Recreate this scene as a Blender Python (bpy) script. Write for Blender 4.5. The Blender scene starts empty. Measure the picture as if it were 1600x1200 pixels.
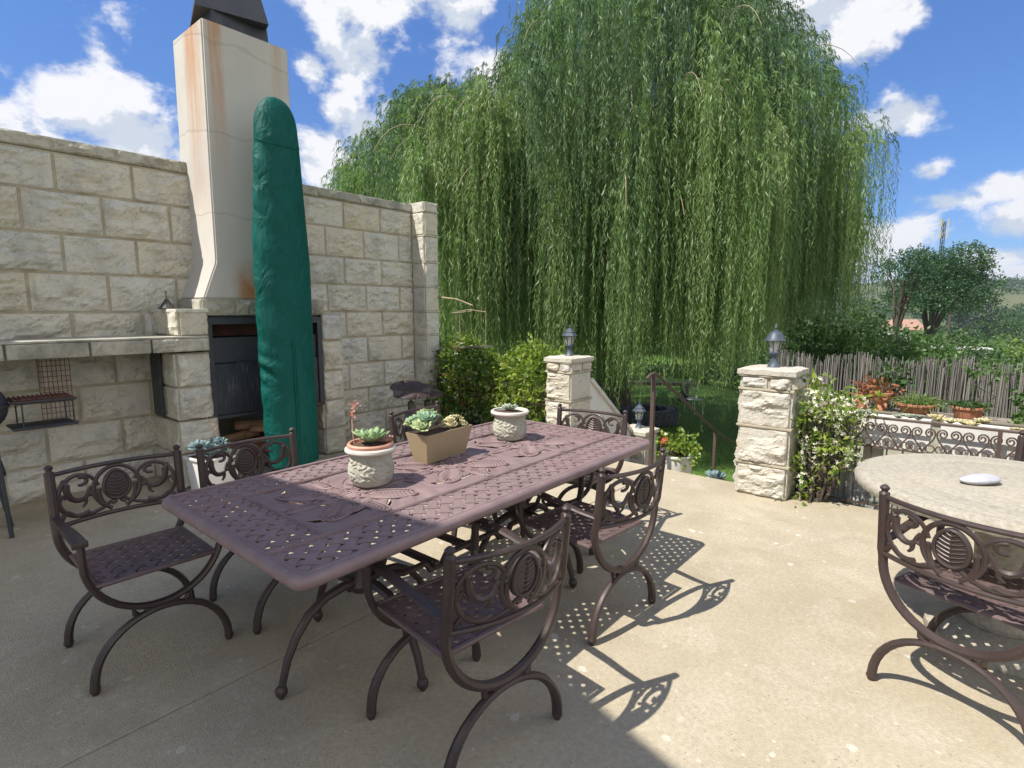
import bpy, bmesh, math, random
import numpy as np
from mathutils import Vector, Matrix, Euler
rnd = random.Random(7)
NR = np.random.default_rng(11)
PI = math.pi
scene = bpy.context.scene
COL = scene.collection

# ------------------------------------------------------------------ camera numbers (measured from the photograph)
CAM_AZ = math.radians(40.01); CAM_PITCH = math.radians(7.6); CAM_H = 1.5; FPX = 862.0
def look_dir(px, py):
    """unit direction in the world of a pixel of the 1600x1200 photograph (used for the sky's clouds)"""
    x = (px-800)/FPX; y = -(py-600)/FPX
    F = math.cos(CAM_PITCH)+y*math.sin(CAM_PITCH); U = y*math.cos(CAM_PITCH)-math.sin(CAM_PITCH)
    v = Vector((F*math.cos(CAM_AZ)+x*math.sin(CAM_AZ), F*math.sin(CAM_AZ)-x*math.cos(CAM_AZ), U))
    return v.normalized()

# ------------------------------------------------------------------ objects
def link(o, parent=None):
    COL.objects.link(o)
    if parent is not None: o.parent = parent
    return o
def tag(o, label=None, cat=None, group=None, kind=None):
    if label: o['label'] = label
    if cat: o['category'] = cat
    if group: o['group'] = group
    if kind: o['kind'] = kind
    return o
def thing(name, label, cat, loc=(0, 0, 0), rz=0, group=None):
    o = bpy.data.objects.new(name, None); o.empty_display_size = .1
    link(o); o.location = loc; o.rotation_euler = (0, 0, rz)
    return tag(o, label, cat, group)
def copy_tree(o, parent=None):
    c = o.copy(); COL.objects.link(c)
    if parent is not None: c.parent = parent
    for ch in list(o.children): copy_tree(ch, c)
    return c

# ------------------------------------------------------------------ mesh builder
class MB:
    def __init__(s): s.v = []; s.f = []; s.var = []; s.cv = .5; s.mi = []; s.cm = 0
    def add(s, vs, fs):
        b = len(s.v); s.v.extend([tuple(p) for p in vs]); s.var.extend([s.cv]*len(vs))
        s.f.extend([tuple(b+i for i in f) for f in fs]); s.mi.extend([s.cm]*len(fs)); return b
    def box(s, c, d, rz=0, taper=1.0, bev=0.0, R=None):
        """centre, full size; taper scales the top; bev chamfers every edge"""
        hx, hy, hz = d[0]/2, d[1]/2, d[2]/2
        bm = bmesh.new(); bmesh.ops.create_cube(bm, size=1)
        for v in bm.verts:
            k = taper if v.co.z > 0 else 1
            v.co = Vector((v.co.x*d[0]*k, v.co.y*d[1]*k, v.co.z*d[2]))
        if bev > 0: bmesh.ops.bevel(bm, geom=list(bm.edges), offset=min(bev, .45*min(d)), segments=2, affect='EDGES', profile=.6)
        M = Matrix.Translation(c) @ (R if R is not None else Matrix.Rotation(rz, 4, 'Z'))
        s.bm(bm, M)
    def bm(s, bm, M=None):
        bm.verts.index_update()
        vs = [(M @ v.co if M else v.co.copy()) for v in bm.verts]
        s.add(vs, [[v.index for v in f.verts] for f in bm.faces]); bm.free()
    def tube(s, pts, r, n=8, closed=False, flat=(1, 1), up=(0, 0, 1), cap=True):
        P = [Vector(p) for p in pts]; m = len(P)
        R = r if isinstance(r, (list, tuple)) else [r]*m
        N = None; rings = []
        for i in range(m):
            a = P[(i-1) % m] if (closed or i > 0) else P[i]
            b = P[(i+1) % m] if (closed or i < m-1) else P[i]
            T = (b-a)
            if T.length < 1e-9: T = Vector((0, 0, 1))
            T.normalize()
            if N is None:
                u = Vector(up)
                if abs(u.dot(T)) > .95: u = Vector((1, 0, 0)) if abs(T.x) < .9 else Vector((0, 1, 0))
                N = u-T*u.dot(T)
            else: N = N-T*N.dot(T)
            if N.length < 1e-6: N = T.orthogonal()
            N.normalize(); B = T.cross(N)
            rings.append([P[i]+(N*math.cos(2*PI*k/n)*flat[0]+B*math.sin(2*PI*k/n)*flat[1])*R[i] for k in range(n)])
        vs = [p for ring in rings for p in ring]; fs = []
        for i in range(m if closed else m-1):
            j = (i+1) % m
            for k in range(n): fs.append((i*n+k, i*n+(k+1) % n, j*n+(k+1) % n, j*n+k))
        if cap and not closed:
            fs.append(tuple(range(n-1, -1, -1))); fs.append(tuple((m-1)*n+k for k in range(n)))
        s.add(vs, fs)
    def lathe(s, prof, n=32, c=(0, 0, 0), disp=None, capb=True, capt=False):
        """profile [(r,z)...] from the bottom up"""
        vs = []; fs = []
        for i, (r, z) in enumerate(prof):
            for k in range(n):
                a = 2*PI*k/n; rr = r+(disp(a, i/(len(prof)-1.0), r, z) if disp else 0)
                vs.append((c[0]+rr*math.cos(a), c[1]+rr*math.sin(a), c[2]+z))
        for i in range(len(prof)-1):
            for k in range(n): fs.append((i*n+k, i*n+(k+1) % n, (i+1)*n+(k+1) % n, (i+1)*n+k))
        if capb: fs.append(tuple(range(n-1, -1, -1)))
        if capt: fs.append(tuple((len(prof)-1)*n+k for k in range(n)))
        s.add(vs, fs)
    def ball(s, c, r, n=12, m=8, sc=(1, 1, 1)):
        prof = [(max(1e-4, math.sin(PI*i/m))*r, -math.cos(PI*i/m)*r) for i in range(m+1)]
        vs = []; fs = []
        for (q, z) in prof:
            for k in range(n):
                a = 2*PI*k/n; vs.append((c[0]+q*math.cos(a)*sc[0], c[1]+q*math.sin(a)*sc[1], c[2]+z*sc[2]))
        for i in range(m):
            for k in range(n): fs.append((i*n+k, i*n+(k+1) % n, (i+1)*n+(k+1) % n, (i+1)*n+k))
        s.add(vs, fs)
    def prism(s, poly, z0, z1):
        n = len(poly); vs = [(x, y, z0) for x, y in poly]+[(x, y, z1) for x, y in poly]
        s.add(vs, [tuple(range(n-1, -1, -1)), tuple(range(n, 2*n))]+[(i, (i+1) % n, n+(i+1) % n, n+i) for i in range(n)])
    def build(s, name, mat, parent=None, smooth=True, solid=0, label=None, angle=35):
        me = bpy.data.meshes.new(name); me.from_pydata(s.v, [], s.f)
        for mm in (mat if isinstance(mat, (list, tuple)) else [mat]): me.materials.append(mm)
        if any(s.mi): me.polygons.foreach_set('material_index', s.mi)
        at = me.attributes.new('var', 'FLOAT', 'POINT'); at.data.foreach_set('value', s.var)
        if smooth:
            me.polygons.foreach_set('use_smooth', [True]*len(me.polygons))
            try: me.set_sharp_from_angle(angle=math.radians(angle))
            except Exception: pass
        o = bpy.data.objects.new(name, me); link(o, parent)
        if solid:
            md = o.modifiers.new('Solidify', 'SOLIDIFY'); md.thickness = solid; md.offset = -1
        if label: o['label'] = label
        return o

def np_mesh(name, V, F, mat, parent=None, var=None, smooth=False):
    """big mesh from numpy arrays; F is (M,3) or (M,4)"""
    me = bpy.data.meshes.new(name); k = F.shape[1]
    me.vertices.add(len(V)); me.vertices.foreach_set('co', V.astype(np.float32).ravel())
    me.loops.add(F.size); me.loops.foreach_set('vertex_index', F.astype(np.int32).ravel())
    me.polygons.add(len(F)); me.polygons.foreach_set('loop_start', np.arange(0, F.size, k, dtype=np.int32))
    try: me.polygons.foreach_set('loop_total', np.full(len(F), k, dtype=np.int32))
    except Exception: pass
    if var is not None:
        at = me.attributes.new('var', 'FLOAT', 'POINT'); at.data.foreach_set('value', var.astype(np.float32))
    for mm in (mat if isinstance(mat, (list, tuple)) else [mat]): me.materials.append(mm)
    me.update(calc_edges=True)
    if smooth: me.polygons.foreach_set('use_smooth', np.ones(len(F), dtype=bool))
    me.validate()
    o = bpy.data.objects.new(name, me); link(o, parent); return o

def unit(a): return a/np.maximum(np.linalg.norm(a, axis=1, keepdims=True), 1e-9)
def leaf_mesh(name, P, D, L, W, var, mat, parent=None, fold=.0, shape=.42, rng=NR):
    """one small pointed leaf per row: base P, direction D, length L, width W"""
    n = len(P); D = unit(D); R = unit(rng.normal(size=(n, 3))); S = unit(np.cross(D, R)); U = np.cross(S, D)
    L = np.broadcast_to(np.asarray(L, float), (n,))[:, None]; W = np.broadcast_to(np.asarray(W, float), (n,))[:, None]
    V = np.empty((n, 4, 3)); mid = P+D*L*shape
    V[:, 0] = P; V[:, 1] = mid+S*W/2+U*W*fold; V[:, 2] = P+D*L; V[:, 3] = mid-S*W/2+U*W*fold
    F = np.arange(4*n).reshape(n, 4)
    return np_mesh(name, V.reshape(-1, 3), F, mat, parent, np.repeat(var, 4))

# value noise for modelled relief
_PERM = np.random.default_rng(3).random((64, 64, 64))
def vnoise(p):
    p = np.asarray(p, float); i = np.floor(p).astype(int); f = p-i; f = f*f*(3-2*f); out = 0
    for dx in (0, 1):
        for dy in (0, 1):
            for dz in (0, 1):
                w = (f[..., 0] if dx else 1-f[..., 0])*(f[..., 1] if dy else 1-f[..., 1])*(f[..., 2] if dz else 1-f[..., 2])
                out = out+w*_PERM[(i[..., 0]+dx) % 64, (i[..., 1]+dy) % 64, (i[..., 2]+dz) % 64]
    return out
def fbm(p, o=4):
    p = np.asarray(p, float); a = .5; t = 0; n = 0
    for k in range(o): t = t+a*vnoise(p*2**k+17.3*k); n += a; a *= .5
    return t/n

# ------------------------------------------------------------------ materials
class NT:
    def __init__(s, name):
        s.m = bpy.data.materials.new(name); s.m.use_nodes = True; s.t = s.m.node_tree; s.t.nodes.clear()
        s.out = s.n('ShaderNodeOutputMaterial')
    def n(s, typ, **kw):
        nd = s.t.nodes.new(typ)
        for k, v in kw.items():
            if hasattr(nd, k): setattr(nd, k, v)
        return nd
    def l(s, a, b): s.t.links.new(a, b)
    def coord(s, which='Object'): return s.n('ShaderNodeTexCoord').outputs[which]
    def noise(s, vec, scale, detail=4, rough=.55, dist=0):
        nd = s.n('ShaderNodeTexNoise'); nd.inputs['Scale'].default_value = scale; nd.inputs['Detail'].default_value = detail
        nd.inputs['Roughness'].default_value = rough; nd.inputs['Distortion'].default_value = dist
        if vec is not None: s.l(vec, nd.inputs['Vector'])
        return nd.outputs[0]
    def ramp(s, fac, stops):
        nd = s.n('ShaderNodeValToRGB'); e = nd.color_ramp.elements
        while len(e) < len(stops): e.new(.5)
        for k, (p, c) in enumerate(stops):
            e[k].position = p; e[k].color = (c, c, c, 1) if isinstance(c, (int, float)) else (*c[:3], 1)
        s.l(fac, nd.inputs[0]); return nd.outputs[0]
    def mix(s, fac, a, b, mode='MIX'):
        nd = s.n('ShaderNodeMix', data_type='RGBA', blend_type=mode)
        for sock, v in ((nd.inputs[0], fac), (nd.inputs[6], a), (nd.inputs[7], b)):
            if isinstance(v, bpy.types.NodeSocket): s.l(v, sock)
            elif isinstance(v, (int, float)): sock.default_value = v if sock.type == 'VALUE' else (v, v, v, 1)
            else: sock.default_value = (*v[:3], 1)
        return nd.outputs[2]
    def math(s, op, a, b=0.0, clamp=False):
        nd = s.n('ShaderNodeMath', operation=op); nd.use_clamp = clamp
        for sock, v in ((nd.inputs[0], a), (nd.inputs[1], b)):
            if isinstance(v, bpy.types.NodeSocket): s.l(v, sock)
            else: sock.default_value = v
        return nd.outputs[0]
    def scale(s, vec, sc, off=(0, 0, 0)):
        nd = s.n('ShaderNodeMapping'); nd.inputs['Scale'].default_value = sc; nd.inputs['Location'].default_value = off
        s.l(vec, nd.inputs['Vector']); return nd.outputs[0]
    def attr(s, name='var'): return s.n('ShaderNodeAttribute', attribute_name=name).outputs['Fac']
    def bump(s, h, strength=.3, dist=.01):
        nd = s.n('ShaderNodeBump'); nd.inputs['Strength'].default_value = strength; nd.inputs['Distance'].default_value = dist
        s.l(h, nd.inputs['Height']); return nd.outputs[0]
    def pbr(s, col, rough=.6, metal=0, normal=None, spec=.5, coat=0):
        b = s.n('ShaderNodeBsdfPrincipled')
        for sock, v in ((b.inputs['Base Color'], col), (b.inputs['Roughness'], rough), (b.inputs['Metallic'], metal)):
            if isinstance(v, bpy.types.NodeSocket): s.l(v, sock)
            elif isinstance(v, (int, float)): sock.default_value = v
            else: sock.default_value = (*v[:3], 1)
        b.inputs['Specular IOR Level'].default_value = spec
        if coat: b.inputs['Coat Weight'].default_value = coat
        if normal is not None: s.l(normal, b.inputs['Normal'])
        s.l(b.outputs[0], s.out.inputs[0]); return s.m
def simple(name, c1, c2=None, scale=8, rough=.6, metal=0, bump=.15, bscale=60, bdist=.004, spec=.5):
    t = NT(name); v = t.coord()
    c2 = c2 or tuple(x*.7 for x in c1)
    col = t.mix(t.ramp(t.noise(v, scale, 5), [(.35, 0), (.68, 1)]), c1, c2)
    nm = t.bump(t.noise(v, bscale, 4), bump, bdist) if bump else None
    rr = t.math('ADD', t.math('MULTIPLY', t.noise(v, scale*2.3, 3), .3), rough-.15)
    return t.pbr(col, rr, metal, nm, spec)
def leafmat(name, stops, trans=.35, rough=.45, spec=.35):
    t = NT(name); c = t.ramp(t.attr(), stops)
    b = t.n('ShaderNodeBsdfPrincipled'); t.l(c, b.inputs['Base Color']); b.inputs['Roughness'].default_value = rough
    b.inputs['Specular IOR Level'].default_value = spec
    tr = t.n('ShaderNodeBsdfTranslucent'); t.l(t.mix(1, c, (1.15, 1.25, .55), 'MULTIPLY'), tr.inputs[0])
    mx = t.n('ShaderNodeMixShader'); mx.inputs[0].default_value = trans
    t.l(b.outputs[0], mx.inputs[1]); t.l(tr.outputs[0], mx.inputs[2]); t.l(mx.outputs[0], t.out.inputs[0]); return t.m
# ------------------------------------------------------------------ the materials of the place
def make_stone(name, pale, warm, grey, dirt=.5):
    t = NT(name); v = t.coord(); a = t.attr()
    base = t.ramp(a, [(0, grey), (.3, pale), (.62, warm), (.8, pale), (1, tuple(.55*w+.45*p for w, p in zip(warm, grey)))])
    base = t.mix(t.ramp(t.noise(v, 5.5, 6, .62), [(.42, 0), (.7, .75)]), base, warm)
    base = t.mix(t.ramp(t.noise(t.scale(v, (1, 1, .6)), 3.1, 6, .65), [(.5, 0), (.72, dirt)]), base, tuple(x*.55 for x in grey))
    base = t.mix(t.ramp(t.noise(v, 60, 4, .7), [(.5, 0), (.75, .35)]), base, tuple(x*.6 for x in warm))
    vein = t.math('ABSOLUTE', t.math('SUBTRACT', t.noise(t.scale(v, (1, 1, 1.7)), 4.2, 7, .62, .4), .5))
    base = t.mix(t.math('MULTIPLY', t.ramp(vein, [(.0, 1), (.016, 0)]), .55), base, tuple(x*.42 for x in warm))
    h = t.math('ADD', t.noise(v, 34, 8, .68), t.math('MULTIPLY', t.noise(v, 130, 4), .35))
    return t.pbr(base, .88, 0, t.bump(h, .8, .014), .25)
STONE = make_stone('sandstone', (.56, .54, .475), (.53, .485, .37), (.46, .46, .425), .7)
STONE_P = make_stone('pillar_sandstone', (.50, .475, .415), (.475, .425, .325), (.45, .435, .40), .35)
STONE_L = make_stone('lichened_sandstone', (.47, .45, .38), (.36, .33, .24), (.27, .27, .23), 1.0)
MORTAR = simple('mortar', (.40, .35, .255), (.27, .235, .165), 6, .9, bump=.4, bscale=90)
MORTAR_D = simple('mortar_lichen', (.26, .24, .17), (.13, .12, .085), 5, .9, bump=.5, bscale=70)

def make_patio():
    t = NT('exposed_aggregate_concrete'); v = t.coord()
    c = t.mix(t.ramp(t.noise(v, 1.1, 6, .6), [(.36, 0), (.66, 1)]), (.435, .375, .268), (.35, .298, .208))
    c = t.mix(t.ramp(t.noise(v, 3.6, 7, .66, .6), [(.48, 0), (.68, .7)]), c, (.47, .42, .32))
    c = t.mix(t.ramp(t.noise(t.scale(v, (1.3, .6, 1)), 2.3, 7, .7), [(.55, 0), (.74, .55)]), c, (.24, .20, .135))
    c = t.mix(t.ramp(t.noise(v, 48, 5, .7), [(.40, .38), (.60, 0)]), c, (.27, .225, .16))
    # small exposed stones, thicker in some places than others
    patchy = t.ramp(t.noise(v, .9, 5, .65), [(.38, .25), (.66, .85)])
    for sc, thr, colr, seed in ((27, .13, (.50, .46, .38), 0), (8, .12, (.64, .61, .54), 5), (16, .085, (.58, .55, .48), 3), (38, .12, (.17, .14, .11), 7), (44, .12, (.42, .31, .19), 11)):
        w = t.scale(v, (1, 1, 1), (seed*1.7, seed*.9, 0))
        w2 = t.n('ShaderNodeVectorMath', operation='ADD'); nz = t.n('ShaderNodeTexNoise'); nz.inputs['Scale'].default_value = sc*.9
        t.l(w, nz.inputs['Vector']); sc2 = t.n('ShaderNodeVectorMath', operation='SCALE'); sc2.inputs['Scale'].default_value = .55/sc
        t.l(nz.outputs['Color'], sc2.inputs[0]); t.l(w, w2.inputs[0]); t.l(sc2.outputs[0], w2.inputs[1])
        vo = t.n('ShaderNodeTexVoronoi'); vo.inputs['Scale'].default_value = sc; t.l(w2.outputs[0], vo.inputs['Vector'])
        pick = t.math('GREATER_THAN', t.n_sep(vo.outputs['Color']), (.86 if sc < 10 else .62) if sc < 30 else .35)
        d = t.ramp(vo.outputs['Distance'], [(thr, 1), (thr+.07, 0)])
        c = t.mix(t.math('MULTIPLY', t.math('MULTIPLY', d, pick), patchy), c, colr)
    crack = t.ramp(t.noise(v, 140, 3), [(.35, 0), (.6, 1)])
    h = t.math('ADD', t.noise(v, 30, 8, .7), t.math('MULTIPLY', crack, .5))
    return t.pbr(c, t.ramp(t.noise(v, 5, 4), [(.3, .62), (.7, .9)]), 0, t.bump(h, .5, .006), .3)
def _n_sep(s, colsock):
    nd = s.n('ShaderNodeSeparateColor'); s.l(colsock, nd.inputs[0]); return nd.outputs[0]
NT.n_sep = _n_sep
PATIO = make_patio()

def make_iron(name, c, c2, rough=.42, spec=.5):
    t = NT(name); v = t.coord()
    k = t.mix(t.ramp(t.noise(v, 9, 6, .6), [(.35, 0), (.7, 1)]), c, c2)
    k = t.mix(t.ramp(t.noise(v, 38, 6, .7), [(.6, 0), (.78, .4)]), k, tuple(min(1, x*2.1+.02) for x in c))
    h = t.math('ADD', t.noise(v, 120, 3), t.math('MULTIPLY', t.noise(v, 25, 3), .5))
    return t.pbr(k, t.ramp(t.noise(v, 14, 4), [(.3, rough-.08), (.7, rough+.16)]), .15, t.bump(h, .16, .002), spec)
IRON = make_iron('bronze_powdercoat', (.056, .037, .032), (.042, .028, .025))
TABLEM = make_iron('faded_bronze_powdercoat', (.245, .172, .168), (.19, .132, .128), .5, .4)
SEATM = make_iron('faded_seat_powdercoat', (.15, .103, .098), (.115, .078, .073), .45, .45)
RAILM = make_iron('brown_iron', (.062, .043, .035), (.085, .052, .038), .6)
BLACKM = make_iron('black_iron', (.035, .033, .035), (.055, .045, .04), .5)
STEELM = make_iron('dark_sheet_steel', (.030, .033, .042), (.045, .046, .052), .5)
LAMPM = make_iron('blue_grey_lamp_paint', (.060, .074, .096), (.045, .056, .074), .5)

def make_plaster():
    t = NT('chimney_plaster'); v = t.coord()
    c = t.mix(t.ramp(t.noise(v, 2.2, 6, .6), [(.35, 0), (.7, 1)]), (.475, .445, .40), (.425, .395, .355))
    x = t.n('ShaderNodeSeparateXYZ'); t.l(v, x.inputs[0])
    def band(sock, c0, hw, soft=.04):
        d = t.math('ABSOLUTE', t.math('SUBTRACT', sock, c0)); return t.ramp(t.math('DIVIDE', d, hw), [(max(0, .55-soft), 1), (1, 0)])
    str_ = t.noise(t.scale(v, (16, 16, .9)), 1.4, 6, .7)
    strk = t.ramp(str_, [(.26, 0), (.58, 1)])
    up = t.ramp(x.outputs[2], [(0, 0), (1, 1)])
    def zr(z0, z1): return t.math('MULTIPLY', t.math('SUBTRACT', x.outputs[2], z0), 1/(z1-z0), True)
    rust = (.40, .17, .05)
    m1 = t.math('MULTIPLY', t.math('MULTIPLY', band(x.outputs[0], .10, .075), zr(2.55, 3.8)), strk)
    m2 = t.math('MULTIPLY', t.math('MULTIPLY', band(x.outputs[1], .22, .20), zr(2.2, 3.7)), strk)
    side = t.math('LESS_THAN', x.outputs[0], .012)
    m2 = t.math('MULTIPLY', m2, side)
    # the big run of rust on the hood
    wob = t.math('ADD', x.outputs[0], t.math('MULTIPLY', t.math('SUBTRACT', t.noise(v, 5, 3), .5), .12))
    m3 = t.math('MULTIPLY', t.math('MULTIPLY', band(wob, .28, .16), zr(1.98, 1.72)), t.ramp(t.noise(v, 6, 5), [(.3, .3), (.6, 1)]))
    m5 = t.math('MULTIPLY', t.math('MULTIPLY', band(x.outputs[0], .63, .06), zr(3.1, 3.8)), strk)
    front = t.math('SUBTRACT', 1, side)
    for m_, k in ((t.math('MULTIPLY', m1, front), .85), (m2, .75), (t.math('MULTIPLY', m3, front), .95), (t.math('MULTIPLY', m5, front), .4)):
        c = t.mix(t.math('MULTIPLY', m_, k), c, rust)
    vo = t.n('ShaderNodeTexWave'); vo.bands_direction = 'Z'; vo.inputs['Scale'].default_value = .42; vo.inputs['Distortion'].default_value = 3.2
    vo.inputs['Detail'].default_value = 5; vo.inputs['Detail Scale'].default_value = 1.6; t.l(v, vo.inputs['Vector'])
    crack = t.ramp(vo.outputs['Fac'], [(0, 1), (.0014, 0)])
    c = t.mix(t.math('MULTIPLY', crack, .22), c, (.20, .17, .14))
    h = t.math('ADD', t.noise(v, 14, 7, .6), t.math('MULTIPLY', crack, -.6))
    return t.pbr(c, .82, 0, t.bump(h, .25, .008), .3)
PLASTER = make_plaster()
WHITEWALL = simple('white_render', (.62, .60, .55), (.50, .48, .43), 4, .8, bump=.3, bscale=40)
WHITEPOT = simple('white_glaze', (.66, .66, .64), (.55, .54, .50), 5, .4, bump=.05)
SOIL = simple('soil', (.10, .06, .035), (.05, .032, .02), 40, .95, bump=.8, bscale=90, bdist=.01)
TERRA = simple('terracotta', (.46, .19, .105), (.37, .145, .08), 9, .75, bump=.2, bscale=80)
TERRA_P = simple('pale_terracotta', (.55, .29, .20), (.47, .23, .15), 12, .65, bump=.15, bscale=80)
CAST = simple('cast_stone', (.38, .36, .29), (.29, .27, .21), 14, .88, bump=.5, bscale=120)
CASTRIM = simple('pale_cast_rim', (.56, .52, .46), (.47, .43, .37), 10, .8, bump=.3, bscale=90)
TAUPE = simple('taupe_metallic_paint', (.34, .265, .155), (.30, .23, .135), 5, .45, .2, bump=.12, bscale=180)
REED = None
def make_reed():
    t = NT('weathered_reed'); v = t.coord(); a = t.attr()
    c = t.ramp(a, [(0, (.085, .078, .07)), (.35, (.145, .135, .12)), (.7, (.20, .185, .165)), (1, (.28, .255, .215))])
    c = t.mix(t.ramp(t.noise(t.scale(v, (30, 30, 1.5)), 2, 5, .7), [(.4, 0), (.7, .5)]), c, (.12, .105, .095))
    return t.pbr(c, .9, 0, t.bump(t.noise(t.scale(v, (60, 60, 3)), 2, 4), .4, .004), .2)
REED = make_reed()
BARK = simple('bark', (.10, .078, .055), (.05, .04, .03), 12, .95, bump=.9, bscale=26, bdist=.03)
TWIG = simple('pale_twig', (.30, .25, .16), (.20, .16, .10), 12, .85, bump=.3)
RUBBER = simple('tyre_rubber', (.045, .047, .048), (.075, .075, .072), 7, .8, bump=.3, bscale=60)
TIMBER = simple('weathered_timber', (.25, .21, .16), (.15, .12, .09), 7, .85, bump=.4, bscale=50)
PEBBLE = simple('pale_grey_pebble', (.44, .44, .46), (.32, .32, .34), 9, .55, bump=.1)
WOODCUT = simple('split_firewood', (.36, .22, .12), (.22, .12, .06), 14, .85, bump=.5, bscale=50)
RUSTM = simple('rusty_steel', (.20, .075, .045), (.10, .045, .035), 12, .8, bump=.4)

def make_door():
    t = NT('sooty_door_steel'); v = t.coord()
    s = t.ramp(t.noise(t.scale(v, (26, 1, 2.2)), 1.5, 7, .72), [(.50, 0), (.66, 1)])
    patch = t.ramp(t.noise(v, 2.6, 4), [(.40, 0), (.60, 1)])
    c = t.mix(t.math('MULTIPLY', t.math('MULTIPLY', s, patch), .8), (.028, .031, .040), (.17, .18, .205))
    return t.pbr(c, .5, .2, t.bump(t.noise(v, 60, 4), .12, .003), .5)
DOORM = make_door()

def make_canvas():
    t = NT('green_canvas'); v = t.coord()
    c = t.mix(t.ramp(t.noise(t.scale(v, (3, 3, 1.2)), 2, 6, .6), [(.35, 0), (.7, 1)]), (.001, .084, .067), (.001, .066, .054))
    c = t.mix(t.ramp(t.noise(v, 7, 7, .75), [(.66, 0), (.78, .14)]), c, (.05, .19, .15))
    h = t.math('ADD', t.noise(t.scale(v, (9, 9, 5)), 1.1, 5, .5, 1.2), t.math('MULTIPLY', t.noise(v, 180, 2), .06))
    return t.pbr(c, .55, 0, t.bump(h, .75, .04), .18)
CANVAS = make_canvas()

def make_roundtop():
    t = NT('cast_stone_table'); v = t.coord()
    c = t.mix(t.ramp(t.noise(v, 42, 7, .75), [(.38, 0), (.64, 1)]), (.40, .365, .295), (.27, .24, .185))
    c = t.mix(t.ramp(t.noise(v, 3, 5), [(.45, 0), (.7, .5)]), c, (.42, .36, .255))
    c = t.mix(t.ramp(t.noise(v, 110, 4, .7), [(.55, 0), (.72, .6)]), c, (.21, .18, .13))
    return t.pbr(c, .85, 0, t.bump(t.noise(v, 75, 7, .75), .7, .006), .3)
ROUNDT = make_roundtop()

def make_grass():
    t = NT('lawn'); v = t.coord()
    c = t.mix(t.ramp(t.noise(v, .8, 6, .65), [(.36, 0), (.66, 1)]), (.095, .190, .034), (.14, .215, .05))
    c = t.mix(t.ramp(t.noise(v, 5, 7, .7), [(.45, 0), (.7, .6)]), c, (.06, .12, .024))
    c = t.mix(t.ramp(t.noise(v, .25, 4), [(.55, 0), (.72, .5)]), c, (.12, .125, .045))
    return t.pbr(c, .9, 0, t.bump(t.noise(v, 45, 6, .75), .8, .03), .2)
GRASS = make_grass()
def make_hill():
    t = NT('grassy_hill'); v = t.coord()
    c = t.mix(t.ramp(t.noise(v, .006, 6, .6), [(.4, 0), (.62, 1)]), (.085, .105, .045), (.115, .115, .052))
    c = t.mix(t.ramp(t.noise(v, .016, 7, .68), [(.56, 0), (.62, .8)]), c, (.035, .060, .028))
    c = t.mix(t.ramp(t.noise(v, .05, 6, .7), [(.5, 0), (.7, .35)]), c, (.06, .085, .035))
    return t.pbr(c, .95, 0, None, .1)
HILL = make_hill()

G = lambda *s: list(s)
WILLOW = leafmat('willow_leaf', G((0, (.066, .125, .062)), (.4, (.118, .192, .084)), (.75, (.18, .275, .088)), (1, (.235, .30, .13))), .45)
LEAF = leafmat('shrub_leaf', G((0, (.045, .10, .022)), (.5, (.10, .17, .032)), (.85, (.21, .28, .05)), (1, (.29, .31, .08))), .38, .35)
LEAFY = leafmat('lime_leaf', G((0, (.10, .17, .026)), (.5, (.21, .29, .045)), (1, (.37, .40, .085))), .42, .35)
LEAFR = leafmat('flushed_leaf', G((0, (.24, .085, .04)), (1, (.34, .16, .08))), .3)
LEAFD = leafmat('dark_leaf', G((0, (.028, .062, .022)), (.5, (.052, .10, .030)), (1, (.095, .15, .045))), .3)
LEAFM = leafmat('tree_leaf', G((0, (.045, .095, .028)), (.5, (.085, .155, .042)), (1, (.15, .225, .065))), .35)
LEAFF = leafmat('hazed_tree_leaf', G((0, (.026, .062, .030)), (.5, (.050, .105, .044)), (1, (.09, .155, .058))), .3)  # distance haze put into the leaf colour: darker, bluer green
LEAFB = leafmat('bluish_conifer_leaf', G((0, (.022, .042, .030)), (1, (.05, .078, .05))), .2)
LEAFG = leafmat('reedy_grass_leaf', G((0, (.10, .16, .05)), (1, (.19, .25, .08))), .4)
PETAL = leafmat('white_petal', G((0, (.62, .60, .46)), (1, (.80, .78, .66))), .3)
PETALR = leafmat('orange_petal', G((0, (.55, .12, .05)), (1, (.62, .20, .10))), .3)
SUCC = leafmat('succulent_green', G((0, (.12, .22, .10)), (.5, (.24, .35, .17)), (.85, (.42, .49, .24)), (1, (.56, .54, .22))), .15, .4)
SUCCT = leafmat('succulent_teal', G((0, (.11, .22, .15)), (.55, (.24, .36, .21)), (1, (.58, .58, .24))), .15, .4)
SUCCB = leafmat('succulent_blue', G((0, (.10, .17, .18)), (1, (.24, .33, .34))), .1, .5)
SUCCP = leafmat('succulent_grey', G((0, (.24, .30, .22)), (1, (.45, .50, .38))), .12, .5)
SUCCC = leafmat('succulent_cream', G((0, (.42, .36, .17)), (1, (.66, .60, .36))), .12, .5)
PINK = leafmat('coral_bud', G((0, (.45, .20, .15)), (1, (.66, .36, .28))), .15)
GRASSB = leafmat('grass_blade', G((0, (.06, .13, .022)), (1, (.15, .24, .05))), .35)

def glassmat():
    t = NT('lamp_glass'); b = t.n('ShaderNodeBsdfPrincipled'); b.inputs['Base Color'].default_value = (.9, .88, .80, 1)
    b.inputs['Roughness'].default_value = .18; b.inputs['Transmission Weight'].default_value = .75; b.inputs['IOR'].default_value = 1.2
    t.l(b.outputs[0], t.out.inputs[0]); return t.m
GLASS = glassmat()
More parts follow.
